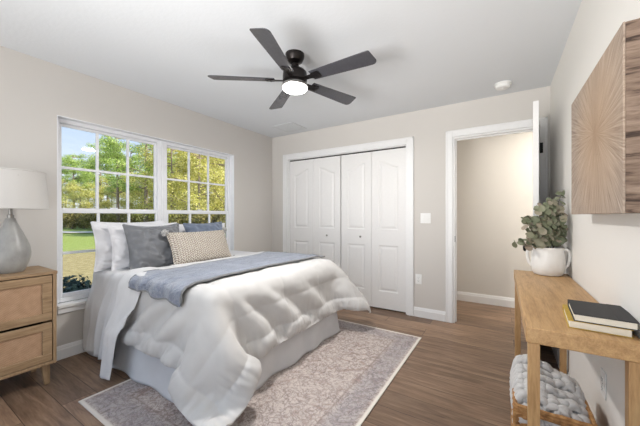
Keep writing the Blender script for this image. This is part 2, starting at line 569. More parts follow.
def mk(name, mb, mat, parent=None, bevel=0.0, smooth=30, seg=2, origin=None, solid=0.0, sub=0, label=None, recalc=True):
    """Links the collected shape (in world coordinates) as one mesh object."""
    if origin is None:
        if parent is not None:
            origin = wloc(parent)
        else:
            a = np.array(mb.v)
            origin = Vector(((a[:, 0].min() + a[:, 0].max()) / 2, (a[:, 1].min() + a[:, 1].max()) / 2, a[:, 2].min()))
    origin = Vector(origin)
    me = bpy.data.meshes.new(name)
    me.from_pydata([(x - origin.x, y - origin.y, z - origin.z) for x, y, z in mb.v], [], mb.f)
    if recalc:
        bm = bmesh.new(); bm.from_mesh(me)
        bmesh.ops.recalc_face_normals(bm, faces=bm.faces)
        bm.to_mesh(me); bm.free()
    mats = mat if isinstance(mat, (list, tuple)) else [mat]
    for m in mats: me.materials.append(m)
    if smooth:
        me.polygons.foreach_set('use_smooth', [True] * len(me.polygons))
        me.set_sharp_from_angle(angle=math.radians(smooth))
    o = bpy.data.objects.new(name, me)
    C.objects.link(o)
    if parent is not None:
        o.parent = parent
        o.location = origin - wloc(parent)
    else:
        o.location = origin
    if bevel:
        b = o.modifiers.new('bevel', 'BEVEL'); b.width = bevel; b.segments = seg; b.limit_method = 'ANGLE'; b.angle_limit = math.radians(40)
    if sub:
        sm = o.modifiers.new('sub', 'SUBSURF'); sm.levels = sub; sm.render_levels = sub
    if solid:
        sm = o.modifiers.new('solid', 'SOLIDIFY'); sm.thickness = solid; sm.offset = 0
    if label: o['label'] = label
    return o

def copy_tree(o, parent=None):
    c = o.copy(); C.objects.link(c)
    if parent is not None: c.parent = parent
    for ch in list(o.children):
        copy_tree(ch, c)
    return c

def struct(name, mb, mat, bevel=0.0, **kw):
    return tag(mk(name, mb, mat, bevel=bevel, **kw), kind='structure')

def fbm(x, y, z, s=1.0):
    return mnoise.noise(Vector((x * s, y * s, z * s)))

# ------------------------------------------------------------------ room shell
RW, H = 3.5066, 2.44          # room width, ceiling height
YF = -5.0                      # front end of the modelled part of the room
HY = 1.0                       # hall's far wall
WY0, WY1, WZ0, WZ1 = -2.654, -0.781, 0.452, 2.027
T = 0.14
struct('floor', MB().box(-T, 5.2, YF, HY + .1, -0.12, 0), M_FLOOR, origin=(0, 0, 0), smooth=0)
struct('ceiling', MB().box(-T, 5.2, YF, HY + .1, H, H + 0.15), M_CEIL, smooth=0)
struct('wall_left', MB().box(-T, 0, YF, WY0, 0, H).box(-T, 0, WY1, 0, 0, H).box(-T, 0, WY0, WY1, 0, WZ0 - .03).box(-T, 0, WY0, WY1, WZ1, H), M_WALL, smooth=0)
CX0, CX1, CZ = 0.315, 2.142, 2.055
DX0, DX1, DZ = 2.650, 3.425, 2.070
BT = 0.115
struct('wall_back', MB().box(-T, CX0, 0, BT, 0, H).box(CX0, CX1, 0, BT, CZ, H).box(CX1, DX0, 0, BT, 0, H).box(DX0, DX1, 0, BT, DZ, H).box(DX1, RW, 0, BT, 0, H), M_WALL, smooth=0)
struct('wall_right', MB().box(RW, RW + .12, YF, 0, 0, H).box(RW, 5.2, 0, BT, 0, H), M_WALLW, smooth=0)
struct('wall_hall', MB().box(2.30, 5.2, HY, HY + .1, 0, H).box(5.1, 5.2, BT, HY, 0, H).box(2.20, 2.30, BT, HY + .1, 0, H), M_HALL, smooth=0)
struct('wall_closet', MB().box(-T, 2.20, .70, .78, 0, H).box(-T, 0, BT, .70, 0, H).box(2.12, 2.20, BT, .70, 0, H), M_WALL, smooth=0)

def board(name, pts, h=0.105, t=0.014):
    """Baseboard with a stepped top along a floor line; pts = (x0,y0,x1,y1,nx,ny) runs."""
    mb = MB()
    for x0, y0, x1, y1, nx, ny in pts:
        prof = [(0, 0), (t, 0), (t, h * .72), (t * .72, h * .76), (t * .72, h * .86), (t * .4, h * .93), (t * .3, h), (0, h)]
        vs = []
        for (x, y) in ((x0, y0), (x1, y1)):
            vs += [(x + nx * d, y + ny * d, z) for d, z in prof]
        n = len(prof)
        mb.add(vs, [tuple(range(n)), tuple(range(2 * n - 1, n - 1, -1))] + [(i, (i + 1) % n, (i + 1) % n + n, i + n) for i in range(n)])
    return struct(name, mb, M_TRIM)
board('baseboard_left', [(0, YF, 0, 0, 1, 0)], 0.112)
board('baseboard_back', [(0, 0, CX0 - .09, 0, 0, -1), (CX1 + .075, 0, DX0 - .075, 0, 0, -1), (DX1 + .06, 0, RW, 0, 0, -1)], 0.112)
board('baseboard_right', [(RW, YF, RW, 0, -1, 0)], 0.112)
board('baseboard_hall', [(2.30, HY, 5.1, HY, 0, -1)], 0.125)

def casing(name, x0, x1, zt, w, y0=0.0, dpt=0.018, wr=None):
    mb = MB(); wr = w if wr is None else wr
    for (a, b, c, d) in ((x0 - w, x0, 0, zt + w), (x1, x1 + wr, 0, zt + w), (x0, x1, zt, zt + w)):
        mb.box(a, b, y0 - dpt, y0, c, d)
    # raised outer bead
    mb.box(x0 - w, x0 - w + .018, y0 - dpt - .006, y0 - dpt, 0, zt + w)
    mb.box(x1 + wr - .018, x1 + wr, y0 - dpt - .006, y0 - dpt, 0, zt + w)
    mb.box(x0 - w, x1 + wr, y0 - dpt - .006, y0 - dpt, zt + w - .018, zt + w)
    return struct(name, mb, M_TRIM, 0.004)
casing('trim_1', CX0, CX1, CZ, 0.082)
casing('trim_2', DX0, DX1, DZ, 0.072, wr=0.06)
# jambs of the hall doorway with stop, and of the closet
jb = MB().box(DX0, DX0 + .018, 0, BT, 0, DZ).box(DX1 - .018, DX1, 0, BT, 0, DZ).box(DX0 + .018, DX1 - .018, 0, BT, DZ - .018, DZ)
jb.box(DX0 + .018, DX0 + .030, .045, .08, 0, DZ - .018).box(DX1 - .030, DX1 - .018, .045, .08, 0, DZ - .018).box(DX0 + .03, DX1 - .03, .045, .08, DZ - .03, DZ - .018)
tj = struct('trim_3', jb, M_TRIM, 0.002)
mk('strike_plate', MB().box(DX0 + .018, DX0 + .0205, .006, .034, .90, .965).box(DX0 + .0205, DX0 + .023, -.002, .012, .915, .95), M_BLACK, tj, label='dark metal strike plate')
cj = MB().box(CX0, CX0 + .016, 0, BT, 0, CZ).box(CX1 - .016, CX1, 0, BT, 0, CZ).box(CX0 + .016, CX1 - .016, 0, BT, CZ - .012, CZ)
struct('trim_4', cj, M_TRIM, 0.002)
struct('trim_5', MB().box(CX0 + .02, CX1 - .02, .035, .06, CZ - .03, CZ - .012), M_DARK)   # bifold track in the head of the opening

# ------------------------------------------------------------------ windows
def window(name, y0, y1):
    z0, z1 = WZ0, WZ1
    root = empty(name, (-.1, (y0 + y1) / 2, z0), kind='structure')
    fx0, fx1 = -.13, -.07
    w = .038
    mk('frame', MB().box(fx0, fx1, y0, y0 + w, z0, z1).box(fx0, fx1, y1 - w, y1, z0, z1).box(fx0, fx1, y0 + w, y1 - w, z1 - w, z1).box(fx0, fx1, y0 + w, y1 - w, z0, z0 + w), M_VINYL, root, 0.004)
    a0, a1 = y0 + w, y1 - w
    zm = 1.235
    def sash(nm, xa, xb, za, zb, rail_t, rail_b, stile=.022):
        s = mk(nm, MB().box(xa, xb, a0, a0 + stile, za, zb).box(xa, xb, a1 - stile, a1, za, zb).box(xa, xb, a0 + stile, a1 - stile, zb - rail_t, zb).box(xa, xb, a0 + stile, a1 - stile, za, za + rail_b), M_VINYL, root, 0.003)
        b0, b1, c0, c1 = a0 + stile, a1 - stile, za + rail_b, zb - rail_t
        xm = (xa + xb) / 2
        mm = MB()
        for k in (1, 2):
            y = b0 + (b1 - b0) * k / 3
            mm.box(xm - .010, xm + .010, y - .011, y + .011, c0, c1)
        zc = (c0 + c1) / 2
        for k in range(3):
            ya = b0 + (b1 - b0) * k / 3 + (.011 if k else 0)
            yb = b0 + (b1 - b0) * (k + 1) / 3 - (.011 if k < 2 else 0)
            mm.box(xm - .009, xm + .009, ya, yb, zc - .011, zc + .011)
        mk('muntin_grid', mm, M_VINYL, s, 0.002)
        mk('glass_pane', MB().box(xm - .002, xm + .002, b0, b1, c0, c1), M_GLASS, s, smooth=0, label='clear glass pane')
        return s
    sash('upper_sash', -.122, -.102, zm - .02, z1 - w, .022, .042)
    lo = sash('lower_sash', -.100, -.076, z0 + w, zm + .025, .042, .035)
    mk('sash_lock', MB().box(-.098, -.078, (y0 + y1) / 2 - .03, (y0 + y1) / 2 + .03, zm + .025, zm + .036), M_VINYL, lo, 0.003)
    return root
lin_ = MB().box(-.07, -.0005, WY0, WY0 + .006, WZ0, WZ1).box(-.07, -.0005, WY1 - .006, WY1, WZ0, WZ1).box(-.07, -.0005, WY0 + .006, WY1 - .006, WZ1 - .006, WZ1)
struct('trim_9', lin_, M_VINYL)
YM = -1.735
window('window_1', WY0, YM - .012)
window('window_2', YM + .012, WY1)
struct('trim_6', MB().box(-.135, -.068, YM - .0118, YM + .0118, WZ0, WZ1), M_VINYL, 0.003)
struct('trim_7', MB().box(-.07, .028, WY0 - .0, WY1 + .0, WZ0 - .03, WZ0 - .001).box(0.0, .016, WY0, WY1, WZ0 - .075, WZ0 - .03), M_TRIM, 0.005)   # sill and apron

# ------------------------------------------------------------------ doors
def panel_height(x, z, panels, arch):
    """Signed moulding height (toward the room) at a point of a door leaf."""
    best = -1e9
    for k, (x0, x1, z0, z1) in enumerate(panels):
        top = z1
        if arch and k == 0:
            t = np.clip((x - x0) / (x1 - x0), 0, 1)
            if arch < 0: t = 1 - t
            top = z1 - arch_drop * (1 - (1 - (1 - t) ** 2) ** 1.0) if False else z1 - arch_drop * (0.5 + 0.5 * np.cos(PI * t))
        d = np.minimum(np.minimum(x - x0, x1 - x), np.minimum(z - z0, top - z))
        best = np.maximum(best, d)
    d = best
    h = np.zeros_like(d)
    # groove: drops 7 mm over 10 mm, then rises to a raised field
    g = np.clip(d / .010, 0, 1)
    h = h - .008 * (g * g * (3 - 2 * g))
    r = np.clip((d - .018) / .028, 0, 1)
    h = h + .007 * r * r * (3 - 2 * r)
    return h
arch_drop = 0.085

def leaf_mesh(w, h, th, panels, arch, both=False):
    """Door leaf: x 0..w, front face at y=0 (toward -y), back at y=th, z 0..h."""
    def axis(a, b, marks):
        s = set(np.linspace(a, b, max(2, int((b - a) / .022))).tolist())
        for m in marks:
            for k in (-.002, .003, .007, .011, .016, .021, .027, .034, .04, .047):
                for sg in (1, -1):
                    q = m + sg * k
                    if a < q < b: s.add(q)
        s = sorted(s); o = [s[0]]
        for q in s[1:]:
            if q - o[-1] > .0022: o.append(q)
        o[-1] = b
        return np.array(o)
    xs = axis(0, w, [p for q in panels for p in (q[0], q[1])])
    zmarks = [p for q in panels for p in (q[2], q[3])]
    zs = axis(0, h, zmarks)
    if arch:
        z1 = panels[0][3]
        zs = np.unique(np.concatenate([zs, np.arange(z1 - arch_drop - .05, z1 + .01, .006)]))
    X, Z = np.meshgrid(xs, zs, indexing='ij')
    Hh = panel_height(X, Z, panels, arch)
    mb = MB()
    A = np.stack([X, -Hh, Z], -1)
    Bk = np.stack([X, np.full_like(X, th) + (Hh if both else 0), Z], -1)
    mb.grid(A); mb.grid(Bk[::-1])
    n, m = X.shape
    def rim(la, lb):
        mb.add(list(la) + list(lb), [(i, i + 1, len(la) + i + 1, len(la) + i) for i in range(len(la) - 1)])
    rim(A[0], Bk[0]); rim(A[-1], Bk[-1]); rim(A[:, 0], Bk[:, 0]); rim(A[:, -1], Bk[:, -1])
    return mb

def xf(mb, M):
    r = MB(); r.v = [tuple(M @ Vector(p)) for p in mb.v]; r.f = mb.f
    return r

bw = (CX1 - CX0 - .032 - .016) / 4
LH = CZ - .045
panels = [(.095, bw - .095, 1.00, 1.875), (.095, bw - .095, .215, .800)]
leafA = leaf_mesh(bw - .003, LH, .032, panels, 1)
leafB = leaf_mesh(bw - .003, LH, .032, panels, -1)
def knob(parent, p, d, mat=M_STEEL, r=.016):
    q = Vector((0, 0, 1)).rotation_difference(Vector(d).normalized()).to_matrix()
    prof = [(r * .55, 0), (r * .45, r * .7), (r * .9, r * 1.1), (r, r * 1.6), (r * .7, r * 2.0), (r * .05, r * 2.1)]
    mb = MB().lathe(prof, p, 20, q)
    return mk('knob', mb, mat, parent)
for k in range(2):
    x0 = CX0 + .018 + k * (2 * bw + .010)
    root = empty('door_%d' % (k + 1), (x0 + bw, .03, .016), kind='structure')
    for j, lm in enumerate((leafA, leafB)):
        lf = mk('door_leaf', xf(lm, Matrix.Translation((x0 + j * bw + .001, .022, .016))), M_DOOR, root, smooth=35, recalc=False)
        if (k == 0 and j == 1) or (k == 1 and j == 0):
            xk = 1.011 if k == 0 else 1.525
            knob(lf, (xk, .022, .918), (0, -1, 0), M_STEEL, .013)
struct('closet_gap_shade', MB().box(CX0 + .016, CX1 - .016, .058, .075, 0.0, CZ - .012), M_DARK)   # dark sheet standing in for the closet's shade behind the door gaps

# entry door, swung into the room on the hinges at the right jamb
DW, DH, DT = .785, 2.050, .035
dpan = [(.11, DW / 2 - .045, 1.0, 1.86), (DW / 2 + .045, DW - .11, 1.0, 1.86), (.11, DW / 2 - .045, .22, .80), (DW / 2 + .045, DW - .11, .22, .80)]
hinge = Vector((DX1 - .020, -.012, 0))
tip = Vector((3.350, -.795, 0))
dv = tip - hinge
ang = math.atan2(dv.y, dv.x)
lm = leaf_mesh(DW, DH, DT, dpan, 0, True)
# local x from the hinge to the latch, y=0 is the face toward the room's middle
Md = Matrix.Translation((hinge.x, hinge.y, .015)) @ Matrix.Rotation(ang, 4, 'Z') @ Matrix.Translation((0, -DT, 0))
root = empty('door_3', (hinge.x, hinge.y, .015), kind='structure')
leafo = mk('door_leaf', xf(lm, Md), M_DOOR, root, smooth=35, recalc=False)
for fy, s in ((0.0, -1), (DT, 1)):
    p = Md @ Vector((DW - .065, fy, .925))
    d = (Md.to_3x3() @ Vector((0, s, 0)))
    q = Vector((0, 0, 1)).rotation_difference(d).to_matrix()
    mk('door_knob', MB().lathe([(.031, 0), (.031, .006), (.012, .010), (.011, .030), (.024, .036), (.0285, .047), (.027, .058), (.016, .064), (.001, .065)], p, 24, q), M_BLACK, root, label='matte black round knob')
mk('latch_plate', xf(MB().box(DW, DW + .0015, .006, DT - .006, .895, .955).box(DW + .0015, DW + .010, .011, DT - .011, .915, .935), Md), M_BLACK, root)
for z in (.18, 1.02, 1.80):
    hp = Vector((hinge.x + .006, hinge.y - .006, 0))
    mb = MB().lathe([(.0065, z), (.0065, z + .10)], (hp.x, hp.y, 0), 12)
    mb.lathe([(.004, z + .10), (.005, z + .106), (.001, z + .110)], (hp.x, hp.y, 0), 12)
    mb.add(*(lambda m: (m.v, m.f))(xf(MB().box(.001, .03, DT, DT + .0015, z - .015, z + .085), Md)))
    mb.box(DX1 + .0, DX1 + .025, -.0205, -.0185, z, z + .10)
    mk('hinge', mb, M_BLACK, root)
sp = Md @ Vector((DW - .05, -.0, .05))
d = (Md.to_3x3() @ Vector((0, -1, 0)))
q = Vector((0, 0, 1)).rotation_difference(d).to_matrix()
mk('door_stop', MB().lathe([(.013, 0), (.013, .004), (.005, .006), (.005, .05), (.010, .052), (.010, .068), (.001, .07)], sp, 16, q), M_BLACK, root)

# ------------------------------------------------------------------ small fixtures on walls and ceiling
def wall_switch():
    x0, x1, z0, z1 = 2.300, 2.416, 1.106, 1.226
    r = empty('light_switch', (2.358, 0, 1.106), 'white double light switch plate on the wall between closet and doorway', 'light switch')
    mk('cover_plate', MB().box(x0, x1, -.007, 0, z0, z1), M_PLASTIC, r, .004)
    for xc in (2.335, 2.381):
        f = mk('rocker', MB().box(xc - .017, xc + .017, -.0085, -.0068, 1.132, 1.200), M_PLASTIC, r, .001)
        mk('paddle', MB().prism([(-.0085, 1.136), (-.0145, 1.150), (-.0105, 1.196), (-.0085, 1.196)], 0, xc - .0125, xc + .0125), M_PLASTIC, f, .001)
wall_switch()
def outlet(name, label, M4, z0):
    """Duplex outlet, local frame: x across, y out of the wall is -y, z up from 0."""
    r = empty(name, M4 @ Vector((0, 0, z0)), label, 'outlet')
    mk('cover_plate', xf(MB().box(-.036, .036, -.006, 0, z0, z0 + .118), M4), M_PLASTIC, r, .003)
    for zc in (z0 + .038, z0 + .080):
        s = mk('socket', xf(MB().prism([(math.cos(a) * .0165, zc + max(-.013, min(.013, math.sin(a) * .018))) for a in np.linspace(0, 2 * PI, 20, endpoint=False)], 1, -.0085, -.0055), M4), M_PLASTIC, r)
        mk('slots', xf(MB().box(-.008, -.006, -.0088, -.0084, zc - .003, zc + .006).box(.006, .008, -.0088, -.0084, zc - .003, zc + .005).box(-.0025, .0025, -.0088, -.0084, zc - .010, zc - .006), M4), M_DARK, s)
    mk('screw', xf(MB().lathe([(.003, 0), (.002, .001)], (0, -.0068, z0 + .059), 10, Matrix.Rotation(PI / 2, 3, 'X')), M4), M_STEEL, r)
outlet('wall_outlet', 'white outlet low on the wall between closet and doorway', Matrix.Translation((2.279, 0, 0)), .387)
outlet('wall_outlet', 'white outlet on the right wall beneath the console table', Matrix.Translation((RW, -1.74, 0)) @ Matrix.Rotation(-PI / 2, 4, 'Z'), .375)

r = empty('smoke_detector', (3.12, -.29, H), 'round white smoke detector on the ceiling near the doorway', 'smoke detector')
mk('base', MB().lathe([(.072, H), (.072, H - .012), (.066, H - .014)], (3.12, -.29, 0), 40), M_PLASTIC, r)
mk('cover', MB().lathe([(.062, H - .0141), (.064, H - .018), (.060, H - .034), (.050, H - .042), (.012, H - .044)], (3.12, -.29, 0), 40), M_PLASTIC, r)
mk('test_button', MB().lathe([(.010, H - .0441), (.009, H - .047)], (3.12, -.29, 0), 16), M_PLASTIC, r)

M_VENT = plain('white_vent_enamel', (208, 211, 213), .5)
r = empty('ceiling_vent', (.585, -.29, H), 'white rectangular air vent in the ceiling near the closet corner', 'vent')
vx0, vx1, vy0, vy1 = .41, .76, -.465, -.13
fr = MB()
for (a, b, c_, d_) in ((vx0, vx1, vy0, vy0 + .025), (vx0, vx1, vy1 - .025, vy1), (vx0, vx0 + .025, vy0 + .025, vy1 - .025), (vx1 - .025, vx1, vy0 + .025, vy1 - .025)):
    fr.box(a, b, c_, d_, H - .010, H)
mk('frame', fr, M_VENT, r, .003)
M_GAP = plain('vent_shadow_grey', (120, 122, 124), .8)
mk('backing', MB().box(vx0 + .02, vx1 - .02, vy0 + .02, vy1 - .02, H - .002, H - .0005), M_GAP, r)
n = 14
for k in range(n):
    y = vy0 + .034 + (vy1 - vy0 - .068) * k / (n - 1)
    mk('slat', MB().prism([(y - .010, H - .003), (y - .008, H - .003), (y + .010, H - .0095), (y + .008, H - .0095)], 0, vx0 + .024, vx1 - .024), M_VENT, r)

# ------------------------------------------------------------------ ceiling fan with lamp
FX, FY = 1.757, -1.732
fan = empty('ceiling_fan', (FX, FY, H), 'dark five-blade ceiling fan with a lit round lamp', 'ceiling fan')
c0 = (FX, FY, 0)
mk('canopy', MB().lathe([(.074, H), (.074, H - .012), (.070, H - .030), (.058, H - .055), (.034, H - .068), (.016, H - .070)], c0, 40), M_BRONZE, fan)
mk('downrod', MB().lathe([(.013, H - .06), (.013, H - .10)], c0, 20), M_BRONZE, fan)
mk('coupling', MB().lathe([(.020, 2.3700), (.030, 2.3600), (.030, 2.3250), (.045, 2.3150)], c0, 30), M_BRONZE, fan)
mk('motor_housing', MB().lathe([(.045, 2.3200), (.078, 2.3130), (.092, 2.2970), (.094, 2.2700), (.094, 2.2300), (.080, 2.2210), (.078, 2.2030)], c0, 48), M_BRONZE, fan)
lk = mk('light_ring', MB().lathe([(.080, 2.2100), (.098, 2.2050), (.102, 2.1900), (.100, 2.1850), (.086, 2.1850)], c0, 48), M_STEEL, fan)
mk('diffuser', MB().lathe([(.094, 2.1852), (.094, 2.1730), (.086, 2.1650), (.06, 2.1610), (.002, 2.1600)], c0, 48), M_GLOW, fan, label='glowing round white diffuser')
def blade(angle):
    R = Matrix.Translation((FX, FY, 2.240)) @ Matrix.Rotation(angle, 4, 'Z') @ Matrix.Rotation(math.radians(-13), 4, 'X')
    n = 14; L0, L1 = .155, .648
    pts = []
    def hw(t): return .047 + .018 * min(1, t * 1.15)
    top = [(L0 + (L1 - L0) * t, hw(t)) for t in np.linspace(0, .93, n)]
    tipc = [(L1 - .034 + .034 * math.cos(a) * 1.0, hw(1) - .034 + .034 * math.sin(a)) for a in np.linspace(PI / 2, 0, 6)]
    tipd = [(L1 - .012 + .012 * math.cos(a) - .016, -hw(1) + .012 - .012 * math.sin(a)) for a in np.linspace(0, PI / 2, 5)]
    bot = [(x, -y) for x, y in reversed(top)]
    poly = top[:-1] + tipc + tipd + bot[1:]
    b = mk('blade', xf(MB().prism(poly, 2, -.003, .003), R), M_BLADE, fan, .0015)
    arm = MB()
    arm.prism([(.075, .016), (.15, .020), (.165, .030), (.215, .034), (.228, .022), (.228, -.022), (.215, -.034), (.165, -.030), (.15, -.020), (.075, -.016)], 2, -.009, -.0031)
    for (x, y) in ((.185, .018), (.185, -.018), (.212, 0)):
        arm.lathe([(.006, -.009), (.0055, -.0115), (.002, -.0125)], (x, y, 0), 10)
    mk('blade_arm', xf(arm, R), M_BRONZE, b, .001)
for k in range(5):
    blade(math.radians(0.5 + 72 * k))
ld = bpy.data.lights.new('fan_lamp', 'AREA')
ld.shape = 'DISK'; ld.size = .17; ld.energy = FAN_WATTS; ld.color = (1.0, .97, .93)
lo = bpy.data.objects.new('fan_lamp', ld); C.objects.link(lo)
lo.location = (FX, FY, 2.152)

hd = bpy.data.lights.new('hall_lamp', 'AREA')
hd.shape = 'DISK'; hd.size = .6; hd.energy = HALL_WATTS; hd.color = (1.0, .95, .87)
ho = bpy.data.objects.new('hall_lamp', hd); C.objects.link(ho)
ho.location = (4.2, .50, 2.40)

# ------------------------------------------------------------------ rug
rx0, rx1, ry0, ry1 = .83, 2.44, -2.79, -.60
mb = MB().box(rx0, rx1, ry0, ry1, 0.0005, .008)
rug = mk('area_rug', mb, M_RUG, None, .003, origin=((rx0 + rx1) / 2, (ry0 + ry1) / 2, 0))
tag(rug, 'distressed cream and taupe patterned rug under the foot of the bed', 'rug')
rug.rotation_euler.z = math.radians(-.6)

# ------------------------------------------------------------------ bed
BX0, BX1, BY0, BY1 = .035, 1.64, -2.41, -.89
ZT = .715
bed = empty('bed', ((BX0 + BX1) / 2, (BY0 + BY1) / 2, 0), 'bed with a white floor-length bed skirt under the window', 'bed')
mk('mattress', MB().box(BX0, BX1, BY0, BY1, .36, ZT), M_SHEET, bed, .05, seg=4)
mk('box_base', MB().box(BX0 + .02, BX1 - .03, BY0 + .03, BY1 - .03, .06, .36), M_SKIRT, bed, .02)
for (x, y) in ((.12, -2.3), (1.5, -2.3), (.12, -1.0), (1.5, -1.0)):
    mk('foot', MB().lathe([(.02, .009), (.025, .06)], (x, y, 0), 16), M_BLACK, bed)
def skirt():
    path = []
    nseg = 90
    cx, cy = BX1, BY0
    for t in np.linspace(0, 1, nseg): path.append((BX0 + (BX1 - .04 - BX0) * t, BY0, 0, -1))
    for a in np.linspace(-PI / 2, 0, 10)[1:-1]: path.append((BX1 - .04 + .04 * math.cos(a), BY0 + .04 + .04 * math.sin(a), math.cos(a), math.sin(a)))
    for t in np.linspace(0, 1, nseg): path.append((BX1, BY0 + .04 + (BY1 - BY0 - .08) * t, 1, 0))
    for a in np.linspace(0, PI / 2, 10)[1:-1]: path.append((BX1 - .04 + .04 * math.cos(a), BY1 - .04 + .04 * math.sin(a), math.cos(a), math.sin(a)))
    for t in np.linspace(0, 1, nseg): path.append((BX1 - .04 - (BX1 - .04 - BX0) * t, BY1, 0, 1))
    P = []
    s = 0
    for i, (x, y, nx, ny) in enumerate(path):
        if i: s += math.hypot(x - path[i - 1][0], y - path[i - 1][1])
        row = []
        for k in range(13):
            t = k / 12
            z = .44 + (.011 - .44) * t
            w = math.sin(s * 17 + 1.5 * fbm(s * 2, 0, 1)) * .010 * t + fbm(s * 3.1, t, 3) * .022 * t
            off = .004 + .052 * t ** 1.3 + w
            row.append((x + nx * off, y + ny * off, z))
        P.append(row)
    return MB().grid(np.array(P))
mk('bed_skirt', skirt(), M_SKIRT, bed, smooth=60, solid=.003, sub=1)

# -- cloth draped by a small position-based solver (runs on plain arrays)
def collide(P, lo, hi, r):
    c = (lo + hi) / 2; h = (hi - lo) / 2 - r
    q = P - c
    a = np.abs(q) - h
    outside = np.maximum(a, 0)
    L = np.linalg.norm(outside, axis=-1)
    return q, a, outside, L, h

def drape(xs, ys, z0, box, r, iters=220, sub=7, seed=1, margin=None, damp=.93, floor_z=.02, g=.00035, bend=.25, wallx=None, pulls=()):
    lo, hi = (np.array(v, float) for v in box)
    X, Y = np.meshgrid(xs, ys, indexing='ij')
    P = np.stack([X, Y, np.full_like(X, z0)], -1)
    rg = np.random.default_rng(seed)
    P[..., 2] += rg.normal(0, .002, X.shape)
    P0 = P.copy()
    ex = np.maximum(X - hi[0], 0); e0 = np.maximum(lo[1] - Y, 0); e1 = np.maximum(Y - hi[1], 0)
    ey = e0 + e1
    P[..., 0] -= ex * .62
    P[..., 1] += (e0 - e1) * .62
    P[..., 2] -= np.hypot(ex, ey) * .92
    V = np.zeros_like(P)
    cons = []
    def add(sl_a, sl_b, k):
        rest = np.linalg.norm(P0[sl_a] - P0[sl_b], axis=-1)
        cons.append((sl_a, sl_b, rest, k))
    S = slice
    n, m = X.shape
    for st in (0, 1):
        a = S(st, n - 1, 2); b = S(st + 1, n, 2)
        cnt = len(range(*b.indices(n))); a = S(st, st + 2 * cnt, 2) if st + 2 * cnt <= n + 1 else a
        idx_a = np.arange(st, n - 1, 2); idx_b = idx_a + 1
        add((idx_a,), (idx_b,), 1.0)
        ja = np.arange(st, m - 1, 2); jb_ = ja + 1
        add((S(None), ja), (S(None), jb_), 1.0)
    for st in (0, 1):
        ia = np.arange(st, n - 1, 2)
        add((ia[:, None], np.arange(0, m - 1)[None, :]), (ia[:, None] + 1, np.arange(1, m)[None, :]), .35)
        add((ia[:, None], np.arange(1, m)[None, :]), (ia[:, None] + 1, np.arange(0, m - 1)[None, :]), .35)
    for d in (2, 4):
        for st in range(2 * d):
            ia = np.arange(st, n - d, 2 * d)
            if len(ia): add((ia,), (ia + d,), bend)
            ja = np.arange(st, m - d, 2 * d)
            if len(ja): add((S(None), ja), (S(None), ja + d), bend)
    mg = 0.0 if margin is None else margin(P0[..., 0], P0[..., 1])
    c = (lo + hi) / 2; h = (hi - lo) / 2 - r
    for it in range(iters):
        V *= damp
        V[..., 2] -= g
        Q = P + V
        for s in range(sub):
            for (a, b, rest, k) in cons:
                pa, pb = Q[a], Q[b]
                dlt = pb - pa
                L = np.sqrt((dlt * dlt).sum(-1)) + 1e-9
                corr = (k * .5 * (L - rest) / L)[..., None] * dlt
                Q[a] = pa + corr; Q[b] = pb - corr
            q = Q - c
            sg = np.sign(q); av = np.abs(q) - h
            o = np.maximum(av, 0); L = np.sqrt((o * o).sum(-1))
            inside = L < 1e-9
            dist = L - r - mg - .04 * np.clip((hi[2] - .12 - Q[..., 2]) / .5, 0, 1)
            push = (dist < 0) & ~inside
            nrm = o / (L[..., None] + 1e-9) * sg
            Q += np.where(push[..., None], -dist[..., None] * nrm, 0)
            if inside.any():
                Q[..., 2] = np.where(inside, hi[2] + mg, Q[..., 2])
            Q[..., 2] = np.maximum(Q[..., 2], floor_z)
            if wallx is not None: Q[..., 0] = np.maximum(Q[..., 0], wallx)
            if it > iters * .35:
                for (cu, cv, tgt, rad) in pulls:
                    w = np.clip(1 - np.hypot(P0[..., 0] - cu, P0[..., 1] - cv) / rad, 0, 1)
                    sel = w > 0
                    rel = np.stack([P0[..., 0][sel] - cu, P0[..., 1][sel] - cv], -1)
                    Q[sel] += (np.array(tgt) - Q[sel]) * (w[sel] * .06)[:, None]
        newV = Q - P
        # contact friction on top of the bed
        fr = (np.abs(Q[..., 2] - (hi[2] + mg)) < .004)
        newV[fr] *= .5
        mv = np.linalg.norm(newV, axis=-1, keepdims=True)
        newV = newV * np.minimum(1, .03 / (mv + 1e-9))
        V = newV
        P = Q
    return P

def refine(P, times=1):
    for _ in range(times):
        for ax in (0, 1):
            A = np.moveaxis(P, ax, 0)
            n = A.shape[0]
            o = np.empty((2 * n - 1,) + A.shape[1:])
            o[0::2] = A
            o[1::2] = (A[:-1] + A[1:]) / 2
            s = o.copy()
            s[2:-2:2] = .125 * A[:-2] + .75 * A[1:-1] + .125 * A[2:]
            P = np.moveaxis(s, 0, ax)
    return P

def normals(P):
    du = np.gradient(P, axis=0); dv_ = np.gradient(P, axis=1)
    nrm = np.cross(du, dv_)
    return nrm / (np.linalg.norm(nrm, axis=-1, keepdims=True) + 1e-9)

BOX = ((BX0, BY0, .05), (BX1, BY1, ZT))
